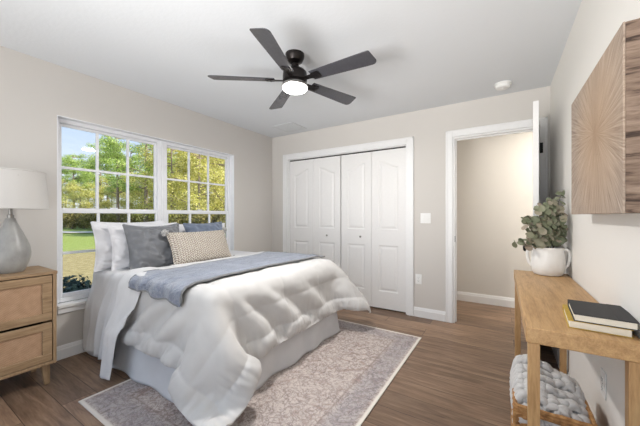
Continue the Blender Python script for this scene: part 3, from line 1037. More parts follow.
# comforter
HANG = .41
cx0, cx1 = .60, BX1 + HANG
cy0, cy1 = BY0 - .45, BY1 + HANG
xs = np.linspace(cx0, cx1, 50); ys = np.linspace(cy0, cy1, 79)
P = drape(xs, ys, ZT + .03, BOX, .06, iters=240, sub=8, seed=3, margin=lambda x, y: np.full_like(x, .018), bend=.18, floor_z=.05, g=.00022, pulls=((BX1 - .02, cy0, (1.47, -2.555, .19), .10), (cx1, BY0 + .03, (1.79, -2.17, .25), .10), (cx1, cy0, (1.88, -2.56, .105), .10)) + tuple((x, cy0, (x * .985, -2.478, .272), .10) for x in np.arange(.62, 1.32, .08)) + tuple((cx1, y, (1.715, y + .03 * max(0, min(1, (-1.6 - y) / .4)), .262), .10) for y in np.arange(-2.0, -.95, .08)) + ((cx1, BY1, (1.78, -.93, .27), .09),))
P = refine(P, 2)
n, m = P.shape[:2]
U = np.linspace(cx0, cx1, n)[:, None] * np.ones((1, m)); Vv = np.linspace(cy0, cy1, m)[None, :] * np.ones((n, 1))
N = normals(P)
ed = np.minimum(cx1 - U, np.minimum(Vv - cy0, cy1 - Vv))          # distance from the hem
hem_w = .13
seam = np.abs(ed - hem_w)
inner = ed > hem_w
gx = np.abs(((U - cx0 - .12) / .50 + .5) % 1 - .5) * .50
gy = np.abs(((Vv - cy0 - .13) / .50 + .5) % 1 - .5) * .50
seam2 = np.where(inner, np.minimum(seam, np.minimum(gx, gy)), np.minimum(seam, np.maximum(ed, 0) + .004))
puff = np.where(inner, .011 * (1 - np.exp(-seam2 / .045)), .022 * (1 - np.exp(-seam2 / .022)))
along = np.where((cx1 - U) < np.minimum(Vv - cy0, cy1 - Vv), Vv, U)
ruff = np.array([[fbm(along[i, j] * 34, ed[i, j] * 7, 5.0) for j in range(m)] for i in range(n)])
wr = np.array([[fbm(U[i, j] * 5, Vv[i, j] * 5, 2.0) + .5 * fbm(U[i, j] * 13, Vv[i, j] * 13, 4.0) for j in range(m)] for i in range(n)])
puff = puff + ruff * np.where(inner, .009 * np.exp(-seam / .06), .009) + wr * .006
if N[n // 3, m // 2, 2] < 0: N = -N
P = P + N * puff[..., None]
COMF = P
def under(P, N, t):
    return P - N * t
mb = MB().grid(P); mb.grid(under(P, N, .012)[::-1])
Bp = under(P, N, .012)
for (a, b) in ((P[0], Bp[0]), (P[-1], Bp[-1]), (P[:, 0], Bp[:, 0]), (P[:, -1], Bp[:, -1])):
    k = len(a)
    mb.add(list(a) + list(b), [(i, i + 1, k + i + 1, k + i) for i in range(k - 1)])
cf = mk('comforter', mb, M_COMF, smooth=80, origin=(BX1, BY0, 0))
tag(cf, 'puffy white quilted comforter draped over the foot of the bed', 'comforter')

# sheet over the head half, hanging long on the near side; its last part lies over the comforter
sidey = {}
for p in COMF.reshape(-1, 3):
    key = (int(round(p[0] / .03)), int(round(p[2] / .03)))
    if p[1] < sidey.get(key, 9): sidey[key] = p[1]
topzc = {}
for p in COMF.reshape(-1, 3):
    key = (int(round(p[0] / .03)), int(round(p[1] / .03)))
    if p[2] > topzc.get(key, -9): topzc[key] = p[2]
def near9(dct, a, b, f, dflt):
    v = [dct[(a + i, b + j)] for i in (-1, 0, 1) for j in (-1, 0, 1) if (a + i, b + j) in dct]
    return f(v) if v else dflt
def ss(a, b, x):
    t = min(1.0, max(0.0, (x - a) / (b - a))); return t * t * (3 - 2 * t)
def sheet():
    nu, nv = 150, 170
    P = np.zeros((nu, nv, 3))
    Rr = .06
    y_far = BY1 + .05
    Lf = y_far - (BY0 - .012 + Rr)
    arc = Rr * PI / 2
    total = Lf + arc + (ZT - .05 - .035)
    for i in range(nu):
        u = i / (nu - 1)
        outer = 9.0
        for j in range(nv):
            s = total * j / (nv - 1)
            drop = max(0.0, s - Lf - arc) / .62
            x1 = .95 - .17 * min(1, drop) ** .8
            x = BX0 + (x1 - BX0) * u
            over = ss(.56, .66, x)
            if s < Lf:
                y = y_far - s; z = ZT + .012; dy, dz = 0, 1
            elif s < Lf + arc:
                a = (s - Lf) / Rr
                y = BY0 - .012 + Rr - Rr * math.sin(a); z = ZT + .012 - Rr + Rr * math.cos(a); dy, dz = -math.sin(a), math.cos(a)
            else:
                y = BY0 - .012; z = ZT + .012 - Rr - (s - Lf - arc); dy, dz = -1, 0
            kx = int(round(x / .03))
            if over > 0:
                if s < Lf + arc * .5:
                    zz = near9(topzc, kx, int(round(y / .03)), max, z) + .012
                    z = z + (max(zz, z) - z) * over
                if s > Lf:
                    yy = near9(sidey, kx, int(round(z / .03)), min, y) - .010
                    if z < ZT - .03: outer = min(outer, yy); yy = outer
                    y = y + (min(yy, y) - y) * over
            ph = fbm(u * 2.0, drop * .5, 9.0)
            strip = ss(.50, .54, u)
            k = ss(0, .5, drop)
            fold = (math.sin(u * 30 + ph * 5) * .5 + .5) * .030 * (1 - strip) + strip * (.020 + .012 * math.sin(u * 15 + 1.5))
            fine = fbm(u * 13, drop * 1.5, 4) * .016 + fbm(u * 26, drop * 3.5, 6) * .007
            out_ = (.008 + .045 * drop + fold + fine) * k
            top_w = (.004 * fbm(x * 9, s * 7, 1) + .004 * math.sin(u * 40 + 2 * ph + s * 3) * ss(Lf - .35, Lf, s)) * (1 - k)
            y += dy * (out_ + top_w); z += dz * top_w
            x += .012 * math.cos(u * 30 + ph * 5) * k * (1 - strip)
            if strip > 0 and drop > .8: z -= .0
            P[i, j] = (max(x, .028), y, max(z + .012 * (1 - strip) * k, .014))
    for _ in range(6):
        P[1:-1, 1:-1] = P[1:-1, 1:-1] * .5 + .125 * (P[:-2, 1:-1] + P[2:, 1:-1] + P[1:-1, :-2] + P[1:-1, 2:])
    return P
sh = mk('bed_sheet', MB().grid(sheet()), M_SHEET, smooth=80, solid=.004, origin=(BX0, BY0, 0))
tag(sh, 'white cotton sheet over the head of the bed hanging in folds to the floor', 'sheet')

# throw laid across the bed: rides on the comforter, dips over the near edge
from mathutils.kdtree import KDTree
flat = COMF.reshape(-1, 3)
gxn, gyn = 90, 150
cell = {}
for p in flat:
    key = (int(round(p[0] / .02)), int(round(p[1] / .02)))
    if p[2] > cell.get(key, -1): cell[key] = p[2]
def topz(x, y):
    best = -1
    kx, ky = int(round(x / .02)), int(round(y / .02))
    for a in (-1, 0, 1):
        for b in (-1, 0, 1):
            best = max(best, cell.get((kx + a, ky + b), -1))
    return best
nearY = min(p[1] for p in flat if p[2] > .60)
def throw():
    nu, nv = 60, 150
    P = np.zeros((nu, nv, 3)); 
    Ymax, edge = -.78, max(nearY, BY0 - .062) - .010
    zt0 = ZT + .045
    Lf = Ymax - (edge + .07)
    Rr = .07
    total = Lf + Rr * PI / 2 + .03
    for i in range(nu):
        u = i / (nu - 1)
        for j in range(nv):
            v = j / (nv - 1)
            s = total * v
            xb = .80 + .08 * (v - .5) + .02 * math.sin(v * 5)
            xf_ = 1.44 - .02 * v + .02 * math.sin(v * 7 + 1)
            x = xb + (xf_ - xb) * u
            sag = .0
            s += .035 * (u - .5) * v + .012 * math.sin(u * 14)
            if s < Lf:
                y = Ymax - s; z = None; ny, nz = 0, 1
            elif s < Lf + Rr * PI / 2:
                a = (s - Lf) / Rr; y = edge + Rr - Rr * math.sin(a); z = zt0 - Rr + Rr * math.cos(a); ny, nz = -math.sin(a), math.cos(a)
            else:
                y = edge; z = zt0 - Rr - (s - Lf - Rr * PI / 2); ny, nz = -1, 0
            w = .005 * fbm(x * 16, s * 4, 1) + .007 * math.sin(s * 3 + x * 30 + 3 * fbm(x * 3, s * 2, 7)) * (.25 + max(0, v - .72) * 3)
            P[i, j] = (x, y + ny * w, (z if z is not None else -1))
            if z is None:
                P[i, j, 2] = max(topz(x, y), ZT + .012) + .024 + w
            else:
                P[i, j, 2] = z + nz * w
    # smooth heights so that it bridges the quilting
    Z = P[..., 2]
    for _ in range(14):
        Z[1:-1, 1:-1] = np.maximum(Z[1:-1, 1:-1], (Z[:-2, 1:-1] + Z[2:, 1:-1] + Z[1:-1, :-2] + Z[1:-1, 2:]) / 4) * .5 + .5 * (Z[:-2, 1:-1] + Z[2:, 1:-1] + Z[1:-1, :-2] + Z[1:-1, 2:]) / 4
    return P
TP = throw()
N = normals(TP)
if N[30, 60, 2] < 0: N = -N
tmb = MB().grid(TP)
th = mk('throw_blanket', tmb, M_THROW, smooth=80, origin=(1.1, -1.6, ZT))
tag(th, 'dusty blue velvet throw laid across the middle of the bed', 'throw blanket')
Bp = TP - N * .011
bmb = MB().grid(Bp[::-1])
for (a, b) in ((TP[0], Bp[0]), (TP[-1], Bp[-1]), (TP[:, 0], Bp[:, 0]), (TP[:, -1], Bp[:, -1])):
    k = len(a)
    # rounded roll along the border
    bmb.tube([tuple((a[i] + b[i]) / 2) for i in range(0, k, 3)], .0085, 8)
mk('backing', bmb, M_THROWB, th, smooth=80, label='grey backing folded at the border')

# ------------------------------------------------------------------ pillows
def pillow(name, w, h, t, loc, lean, yaw, mat, label, group, seed, pinch=.08, wr=.012, roll=0.0, tassel=None, slump=0.0):
    """Local: y across, z up, x = thickness (toward the foot)."""
    n, m = 48, 40
    u = np.sin(np.linspace(-1, 1, n) * PI / 2) * .35 + np.linspace(-1, 1, n) * .65
    v = np.sin(np.linspace(-1, 1, m) * PI / 2) * .35 + np.linspace(-1, 1, m) * .65
    Uu, Vg = np.meshgrid(u, v, indexing='ij')
    prof = (np.clip(1 - np.abs(Uu) ** 3.0, 0, 1) * np.clip(1 - np.abs(Vg) ** 3.0, 0, 1)) ** .55
    Yl = Uu * w / 2 * (1 - pinch * (1 - Vg ** 2) * np.abs(Uu) ** 3)
    Zl = Vg * h / 2 * (1 - pinch * (1 - Uu ** 2) * np.abs(Vg) ** 3)
    Zl = Zl - slump * (1 - Uu ** 2) * np.clip(Vg, 0, 1)
    nz = np.array([[fbm(a * 2.2 + seed, b * 2.2, seed) + .6 * fbm(a * 5 + seed, b * 4, seed + 3) for b in v] for a in u])
    crease = np.array([[abs(fbm(a * 3 + seed * 2, b * 6 + a * 2, seed + 7)) for b in v] for a in u])
    thick = t / 2 * prof * (1 + .0 * nz)
    rim = np.clip(prof * 3, 0, 1)
    Fx = thick + (nz * wr - crease * wr * 1.2) * rim
    Bx = -thick + nz * wr * .5 * rim
    mb = MB()
    mb.grid(np.stack([Fx, Yl, Zl], -1)); mb.grid(np.stack([Bx, Yl, Zl], -1)[::-1])
    A = np.stack([Fx, Yl, Zl], -1); Bq = np.stack([Bx, Yl, Zl], -1)
    loopa = list(A[:, 0]) + list(A[-1, 1:]) + list(A[::-1, -1][1:]) + list(A[0, ::-1][1:-1])
    mb.tube([tuple(p) for p in loopa[::2]], .004, 6, True)
    M = Matrix.Translation(loc) @ Matrix.Rotation(yaw, 4, 'Z') @ Matrix.Rotation(-lean, 4, 'Y') @ Matrix.Rotation(roll, 4, 'X')
    me_o = mk(name, mb, mat, smooth=80, origin=(0, 0, 0), recalc=False)
    me_o.matrix_world = M
    tag(me_o, label, 'pillow', group)
    if tassel:
        for k, (a, b) in enumerate(((-1, -1), (-1, 1), (1, -1), (1, 1))):
            p = Vector((0, a * w / 2, b * h / 2))
            tb = MB()
            rr = random.Random(k)
            for q in range(26):
                d = Vector((rr.gauss(0, 1), a * .9 + rr.gauss(0, .8), b * .25 + rr.gauss(0, .8))).normalized()
                tb.tube([tuple(p), tuple(p + d * .022), tuple(p + d * .038 + Vector((0, 0, -.002)))], [.008, .010, .005], 6)
            ob = mk('pompom', tb, M_POM, None, smooth=60, origin=(0, 0, 0))
            ob.parent = me_o
            ob.location = (0, 0, 0)
    return me_o
R_ = math.radians
ZB = ZT + .02
GP = 'pillows at the head of the bed'
pillow('pillow', .66, .43, .17, (.150, -2.135, ZB + .195), R_(9), 0, M_PILLOW, 'white pillow standing against the window, nearest the lamp', GP, 1.3, wr=.022)
pillow('pillow', .62, .41, .17, (.275, -2.075, ZB + .188), R_(13), R_(-2), M_PILLOW, 'white pillow between the rear white pillow and the slate grey pillow', GP, 4.7, wr=.022)
pillow('pillow', .66, .40, .15, (.140, -1.36, ZB + .170), R_(10), 0, M_PILLOW, 'white pillow behind the dusty blue pillow', GP, 8.1)
pillow('pillow', .50, .43, .16, (.415, -2.065, ZB + .183), R_(20), R_(-3), M_SHAM, 'square slate grey satin pillow in front of the white pillows', GP, 12.4, wr=.026, slump=.015)
pillow('pillow', .52, .42, .15, (.330, -1.45, ZB + .185), R_(18), R_(3), M_SHAMB, 'dusty blue pillow behind the knitted lumbar pillow', GP, 16.9, wr=.016, roll=R_(1))
pillow('pillow', .66, .32, .15, (.575, -1.705, ZB + .155), R_(24), R_(1), M_KNIT, 'beige chevron knit lumbar pillow with grey pompoms on its corners', GP, 21.5, wr=.006, tassel=True, pinch=.05)

# ------------------------------------------------------------------ nightstand and lamp
nx0, nx1, ny0, ny1, nz0, nz1 = .02, .425, -3.34, -2.775, .150, .802
ns = empty('nightstand', ((nx0 + nx1) / 2, (ny0 + ny1) / 2, 0), 'wooden nightstand with two woven cane drawer fronts beside the window', 'nightstand')
tt = .022
mk('top', MB().box(nx0, nx1 + .004, ny0 - .004, ny1 + .004, nz1 - tt, nz1), M_NS, ns, .003)
mk('carcass', MB().box(nx0, nx1, ny0, ny0 + .02, nz0, nz1 - tt).box(nx0, nx1, ny1 - .02, ny1, nz0, nz1 - tt).box(nx0, nx1, ny0 + .02, ny1 - .02, nz0, nz0 + .02).box(nx0, nx0 + .01, ny0 + .02, ny1 - .02, nz0 + .02, nz1 - tt), M_NSZ, ns, .002)
zmid = .452
for (za, zb) in ((nz0 + .023, zmid - .008), (zmid + .008, nz1 - tt - .006)):
    a, b = ny0 + .024, ny1 - .024
    fw = .052
    d = mk('drawer', MB().box(nx1 - .022, nx1 - .002, a, b, za, za + fw).box(nx1 - .022, nx1 - .002, a, b, zb - fw, zb).box(nx1 - .022, nx1 - .002, a, a + fw, za + fw, zb - fw).box(nx1 - .022, nx1 - .002, b - fw, b, za + fw, zb - fw), M_NS, ns, .003)
    mk('cane_panel', MB().box(nx1 - .018, nx1 - .012, a + fw, b - fw, za + fw, zb - fw), M_CANE, d, smooth=0, label='woven cane drawer panel')
    mk('drawer_box', MB().box(nx0 + .02, nx1 - .022, a + .01, b - .01, za + .01, zb - .03), M_DARK, d)
for (x, y, sx, sy) in ((nx1 - .06, ny1 - .05, .3, .2), (nx1 - .06, ny0 + .05, .3, -.2), (nx0 + .06, ny1 - .05, -.2, .2), (nx0 + .06, ny0 + .05, -.2, -.2)):
    vs = []; fs = []
    for z, r in ((nz0, .024), (0, .015)):
        dx, dy = sx * (nz0 - z) * .5 * (.35), sy * (nz0 - z) * .35
        vs += [(x + dx - r, y + dy - r, z), (x + dx + r, y + dy - r, z), (x + dx + r, y + dy + r, z), (x + dx - r, y + dy + r, z)]
    fs = [(0, 1, 2, 3), (7, 6, 5, 4)] + [(i, (i + 1) % 4, (i + 1) % 4 + 4, i + 4) for i in range(4)]
    mk('leg', MB().add(vs, fs), M_NSZ, ns, .003)

LX, LY, LZ = .235, -2.968, nz1 + .0005
lamp = empty('table_lamp', (LX, LY, LZ), 'grey ceramic teardrop table lamp with a white drum shade', 'lamp')
lc = (LX, LY, LZ)
mk('base', MB().lathe([(.062, 0), (.068, .006), (.080, .03), (.095, .07), (.103, .11), (.104, .135), (.098, .175), (.082, .225), (.062, .275), (.043, .32), (.030, .355), (.024, .375)], lc, 56), M_LAMP, lamp)
mk('neck', MB().lathe([(.018, .375), (.018, .395), (.011, .40), (.011, .455), (.018, .46), (.018, .52)], lc, 24), M_STEEL, lamp)
sh_ = MB()
zs0, zs1 = .438, .700
ro, ri = .198, .178
n = 64
pr = [(ro, zs0), (ri, zs1), (ri - .003, zs1), (ro - .003, zs0)]
vs = []; fs = []
for r, z in pr:
    vs += [(LX + r * math.cos(2 * PI * k / n), LY + r * math.sin(2 * PI * k / n), LZ + z) for k in range(n)]
for i in range(4):
    for k in range(n):
        k2 = (k + 1) % n; j = (i + 1) % 4
        fs.append((i * n + k, i * n + k2, j * n + k2, j * n + k))
ls = mk('lamp_shade', sh_.add(vs, fs), M_SHADE, lamp)
for r, z in ((ro, zs0 + .003), (ri, zs1 - .003)):
    rimb = MB()
    rimb.tube([(LX + r * math.cos(2 * PI * k / n), LY + r * math.sin(2 * PI * k / n), LZ + z) for k in range(n)], .004, 8, True)
    mk('shade_trim', rimb, M_SHADE, ls)
sp = MB()
for k in range(3):
    a = k * 2 * PI / 3
    sp.tube([(LX, LY, LZ + .505), (LX + .0 + (ri + .004) * math.cos(a), LY + (ri + .004) * math.sin(a), LZ + .66)], .002, 6)
mk('shade_fitter', sp, M_STEEL, ls)

# ------------------------------------------------------------------ console table
tx0, tx1, ty0, ty1, tz1 = 3.190, RW - .004, -2.225, -.885, .785
tth = .058
tbl = empty('console_table', ((tx0 + tx1) / 2, (ty0 + ty1) / 2, 0), 'narrow light oak console table against the right wall', 'console table')
mk('tabletop', MB().box(tx0, tx1, ty0, ty1, tz1 - tth, tz1), M_OAK, tbl, .004)
lw = .036
for (x, y) in ((tx0 + .006, ty0 + .006), (tx1 - lw - .008, ty0 + .006), (tx0 + .006, ty1 - lw - .006), (tx1 - lw - .008, ty1 - lw - .006)):
    mk('leg', MB().box(x, x + lw, y, y + lw, 0, tz1 - tth), M_OAKZ, tbl, .003)

# books
def book(label, x0, y0, w, d, z, th, cover, yaw, spine_right=True, band=None, group='books stacked on the console table'):
    """w along x (open long edge toward the camera), d along y, spine at the far side."""
    r = empty('book', (x0, y0, z), label, 'book', group)
    Mx = Matrix.Translation((x0, y0, z)) @ Matrix.Rotation(yaw, 4, 'Z')
    ct = .0025
    mk('cover', xf(MB().box(0, w, 0, d, 0, ct).box(0, w, 0, d, th - ct, th).box(0, w, d - ct, d, ct, th - ct), Mx), cover, r, .0008)
    mk('pages', xf(MB().box(.004, w - .004, .003, d - ct, ct, th - ct), Mx), M_PAGES, r, .0005, label='cream page block')
    if band:
        mk('spine_band', xf(MB().box(w * .72, w + .0006, -.0004, d + .0006, th, th + .0006), Mx), band, r)
    return r
BZ = tz1 + .0005
book('mustard covered hardback book with cream pages, lower of the two on the console', 3.319, -2.156, .166, .235, BZ, .028, M_COVY, R_(-4))
book('charcoal hardback book on top of the mustard book', 3.334, -2.160, .163, .225, BZ + .0285, .026, M_COVB, R_(-4), band=M_COVB2)

# potted eucalyptus
PX, PY, PZ = 3.384, -.985, tz1 + .0005
pot = empty('potted_eucalyptus', (PX, PY, PZ), 'eucalyptus branches in a white two-handled ceramic pot on the console', 'potted plant')
pc = (PX, PY, PZ)
mk('pot', MB().lathe([(.068, 0), (.078, .004), (.088, .02), (.094, .05), (.096, .085), (.094, .125), (.091, .155), (.090, .182), (.092, .192), (.087, .192), (.084, .17), (.086, .12), (.04, .10)], pc, 56), M_CERAM, pot)
va = math.atan2(-CD - PY, CX - PX) + PI / 2        # handles sit across the line of sight
for s in (1, -1):
    dx, dy = math.cos(va) * s, math.sin(va) * s
    pts = []
    for r_, z_ in ((.084, .172), (.098, .180), (.112, .170), (.117, .142), (.114, .107), (.106, .074), (.090, .054)):
        pts.append((PX + dx * r_, PY + dy * r_, PZ + z_))
    # smooth
    pp = []
    for i in range(len(pts) - 1):
        a, b = Vector(pts[i]), Vector(pts[i + 1]); pp += [tuple(a), tuple((a + b) / 2)]
    pp.append(pts[-1])
    mk('handle', MB().tube(pp, .0095, 12), M_CERAM, pot)
mk('soil', MB().lathe([(.085, .13), (.0848, .135)], pc, 40), plain('dark_moss', (60, 58, 44), .95, 0, 80, .3), pot)
fol = MB(); stems = MB()
rr = random.Random(11)
right = Vector((math.cos(YAW), math.sin(YAW), 0))
toc = Vector((math.sin(YAW), -math.cos(YAW), 0))
def leaf(c, nrm, up, s):
    x = up.cross(nrm)
    if x.length < 1e-3: x = Vector((1, 0, 0))
    x.normalize(); y = nrm.cross(x).normalized()
    k = 10
    vs = [tuple(c + nrm * (-.12 * s))]
    for i in range(k):
        a = 2 * PI * i / k
        q = x * math.cos(a) * s * .92 + y * math.sin(a) * s
        vs.append(tuple(c + q + nrm * (.14 * s * math.cos(a) ** 2)))
    fol.add(vs, [(0, i + 1, (i + 1) % k + 1) for i in range(k)])
SCALE = 1.97 / 290.0        # metres for a photo pixel at the plant
tips = [(-19, -41), (-33, 0), (-15, -30), (-26, -12), (-8, -44), (2, -36), (10, -42), (22, -56), (18, -34), (24, -22), (-4, -28), (14, -20), (-20, -22), (6, -48), (26, -38), (-12, -16), (0, -20), (20, -12), (-28, -28), (8, -30)]
for t, (du, dvv) in enumerate(tips):
    base = Vector((PX + rr.uniform(-.03, .03), PY + rr.uniform(-.03, .03), PZ + .13))
    depth = rr.uniform(-.07, .08)
    tipp = Vector((PX, PY, PZ + .20)) + right * (du * SCALE) + Vector((0, 0, -dvv * SCALE * 1.0)) + toc * depth
    if tipp.x > RW - .03: tipp.x = RW - .03
    if dvv > -5: tipp.z += .02
    mid = base.lerp(tipp, .5) + Vector((0, 0, .05))
    if tipp.y - .0 and tipp.x < 3.28: pass
    pts = [base * (1 - q) ** 2 + mid * 2 * q * (1 - q) + tipp * q * q for q in np.linspace(0, 1, 9)]
    stems.tube([tuple(p) for p in pts], [.0025] * 5 + [.002, .0017, .0014, .001], 6)
    L = (tipp - base).length
    nl = int(L / .034) + 1
    for k in range(nl):
        q = .28 + .72 * (k + .5) / nl
        p = base * (1 - q) ** 2 + mid * 2 * q * (1 - q) + tipp * q * q
        tg = (2 * (1 - q) * (mid - base) + 2 * q * (tipp - mid)).normalized()
        for s in (1, -1):
            side = tg.cross(Vector((rr.gauss(0, 1), rr.gauss(0, 1), rr.gauss(0, 1)))).normalized()
            sz = (.0265 - .014 * max(0, q - .6)) * rr.uniform(.75, 1.15)
            nr = (side * .5 + toc * rr.uniform(.0, 1.2) + Vector((0, 0, rr.uniform(.1, .9))) + Vector((rr.gauss(0, .4), rr.gauss(0, .4), rr.gauss(0, .4)))).normalized()
            cpt = p + side * sz * .95
            if cpt.x > RW - .028: cpt.x = RW - .028
            leaf(cpt, nr, tg, sz)
mk('stems', stems, M_STEM, pot)
mk('leaves', fol, M_EUC, pot, smooth=60, recalc=False)

# ------------------------------------------------------------------ wall art
ax, ay0, ay1, az0, az1 = 3.424, -2.305, -1.535, 1.200, 1.778
art = empty('wall_art', (RW, (ay0 + ay1) / 2, az0), 'thick wooden wall art with a carved sunburst hung on the right wall', 'wall art')
mk('carved_face', MB().box(ax, ax + .006, ay0, ay1, az0, az1), M_BURST, art, .002)
mk('backing_box', MB().box(ax + .006, RW - .003, ay0 + .0005, ay1 - .0005, az0 + .001, az1 - .001), M_BURSTSIDE, art, .002)

# ------------------------------------------------------------------ basket and chunky blanket
bx0, bx1, by0, by1, bz = 3.165, 3.432, -1.975, -1.62, .352
bk = empty('wicker_basket', ((bx0 + bx1) / 2, (by0 + by1) / 2, 0), 'honey wicker basket on the floor under the console table', 'basket')
def weave_wall(p0, p1, nx, ny, z0, z1, mb):
    L = math.hypot(p1[0] - p0[0], p1[1] - p0[1])
    nu = max(2, int(L / .004)); nv = max(2, int((z1 - z0) / .004))
    for side in (1, -1):
        P = np.zeros((nu + 1, nv + 1, 3))
        for i in range(nu + 1):
            for j in range(nv + 1):
                u = L * i / nu; z = z0 + (z1 - z0) * j / nv
                row = int(z / .013)
                h = abs(math.sin(PI * z / .013)) * .003 + .0035 * math.sin(PI * u / .024 + PI * (row % 2))
                off = side * .004 + h * (1 if side > 0 else 1)
                P[i, j] = (p0[0] + (p1[0] - p0[0]) * i / nu + nx * off, p0[1] + (p1[1] - p0[1]) * i / nu + ny * off, z)
        mb.grid(P if side > 0 else P[::-1])
wb = MB()
hz0, hz1 = .262, .325       # hand hole in the near and far sides
xm = (bx0 + bx1) / 2
for (yy, ny) in ((by0, -1), (by1, 1)):
    weave_wall((bx0, yy), (bx1, yy), 0, ny, .004, hz0, wb)
    weave_wall((bx0, yy), (xm - .055, yy), 0, ny, hz0, hz1 + .01, wb)
    weave_wall((xm + .055, yy), (bx1, yy), 0, ny, hz0, hz1 + .01, wb)
weave_wall((bx0, by0), (bx0, by1), -1, 0, .004, bz - .01, wb)
weave_wall((bx1, by0), (bx1, by1), 1, 0, .004, bz - .01, wb)
mk('basket_body', wb, M_WICK, bk, smooth=50, recalc=False)
mk('basket_bottom', MB().box(bx0, bx1, by0, by1, .0, .012), M_WICK, bk, .003)
rb = MB()
for k, (dz, ro_) in enumerate(((0, 0), (-.012, .3), (-.024, .6))):
    loop = [(bx0 + .01, by0, bz + dz), (bx1 - .01, by0, bz + dz), (bx1, by0 + .01, bz + dz), (bx1, by1 - .01, bz + dz), (bx1 - .01, by1, bz + dz), (bx0 + .01, by1, bz + dz), (bx0, by1 - .01, bz + dz), (bx0, by0 + .01, bz + dz)]
    dense = []
    for i in range(8):
        a, b = Vector(loop[i]), Vector(loop[(i + 1) % 8])
        nn = max(1, int((b - a).length / .02))
        dense += [tuple(a.lerp(b, q / nn) + Vector((0, 0, .0015 * math.sin(30 * q + k)))) for q in range(nn)]
    rb.tube(dense, .0085, 8, True)
mk('basket_rim', rb, M_WICK, bk)
for (x, y) in ((bx0, by0), (bx1, by0), (bx0, by1), (bx1, by1)):
    mk('corner_post', MB().tube([(x, y, .004), (x, y, bz - .02)], .010, 10), M_WICK, bk)

def blanket():
    mb = MB()
    cx, cy = (bx0 + bx1) / 2, (by0 + by1) / 2
    hx, hy = (bx1 - bx0) / 2 - .004, (by1 - by0) / 2 - .004
    def surf(a, b):
        # a across (-1..1, left to right), b along (-1 near .. 1 far)
        r = max(abs(a), abs(b))
        dome = max(0.0, 1 - .5 * (abs(a) ** 3 + abs(b) ** 3))
        z = .330 + .066 * dome - .014 * a + .030 * b + .035 * math.exp(-((a + .65) ** 2 + (b - .5) ** 2) * 3.5) + .022 * fbm(a * 2.2, b * 2.2, 2)
        k = 1.0 + .05 * (a < 0) * (1 - abs(b))
        if r > .86: z -= (r - .86) * .30
        return Vector((cx + a * hx * k, cy + b * hy, z))
    # filling
    G = np.array([[tuple(surf(a, b) - Vector((0, 0, .018))) for b in np.linspace(-.86, .86, 20)] for a in np.linspace(-.86, .86, 16)])
    mb.grid(G)
    Gb = G.copy(); Gb[..., 2] = .1
    for (a, b) in ((G[0], Gb[0]), (G[-1], Gb[-1]), (G[:, 0], Gb[:, 0]), (G[:, -1], Gb[:, -1])):
        k = len(a); mb.add(list(a) + list(b), [(i, i + 1, k + i + 1, k + i) for i in range(k - 1)])
    # thick knit stitches: chains of interlocking V loops running across the heap
    rows, cols = 7, 8
    for j in range(cols):
        for i in range(rows):
            for s in (1, -1):
                a0 = -1 + 2 * (i + .05) / rows
                b_c = -1 + 2 * (j + .5) / cols + .10 * math.sin(i * .9 + j)
                pts = []
                for q in np.linspace(0, 1, 8):
                    b = b_c + s * (.015 + .135 * math.sin(q * PI * .66))
                    a = a0 + q * .46 - .10
                    a_, b_ = max(-1.04, min(1.0, a)), max(-1.0, min(1.0, b))
                    p = surf(a_, b_)
                    p = p + Vector((0, 0, .022 * math.sin(q * PI) - .020 * (1 - q)))
                    pts.append(tuple(p))
                rad = .0150 + .0015 * math.sin(i * 5 + j * 3)
                mb.tube(pts, [rad * .6, rad * .95, rad * 1.05, rad * 1.1, rad * 1.1, rad * 1.05, rad * .9, rad * .5], 10)
    # loops hanging inside, seen through the hand hole
    for k in range(5):
        x = xm - .05 + k * .026
        mb.tube([(x, by0 + .03, .33), (x + .008, by0 + .024, .29), (x, by0 + .03, .25), (x - .006, by0 + .035, .2)], [.012, .015, .015, .012], 10)
    return mb
tag(mk('knit_blanket', blanket(), M_YARN, smooth=70), 'chunky white knit blanket heaped in the wicker basket', 'blanket')

# ------------------------------------------------------------------ outside
GZ = -.35
gm = MB().grid(np.array([[(x, y, GZ + .05 * fbm(x * .2, y * .2, 1)) for y in np.linspace(-40, 110, 76)] for x in np.linspace(-T - .01, -140, 80)]))
struct('ground', gm, M_LAWN, origin=(0, 0, 0))
F3 = Vector((-math.sin(YAW), math.cos(YAW), 0)); R3 = Vector((math.cos(YAW), math.sin(YAW), 0))
def at(u, depth, z=GZ):
    p = Vector((CX, -CD, 0)) + depth * (F3 + R3 * (u - 320) / F_PX)
    return Vector((p.x, p.y, z))
def strip(name, pts, w):
    P = []
    for i, p in enumerate(pts):
        t = (pts[min(i + 1, len(pts) - 1)] - pts[max(i - 1, 0)]).normalized()
        nn = Vector((-t.y, t.x, 0))
        P.append([tuple(p + nn * w / 2 + Vector((0, 0, .10))), tuple(p - nn * w / 2 + Vector((0, 0, .10)))])
    struct(name, MB().grid(np.array(P)), M_ROAD)
strip('road', [at(-120, 33), at(0, 27), at(80, 26), at(160, 27), at(300, 32)], 2.2)

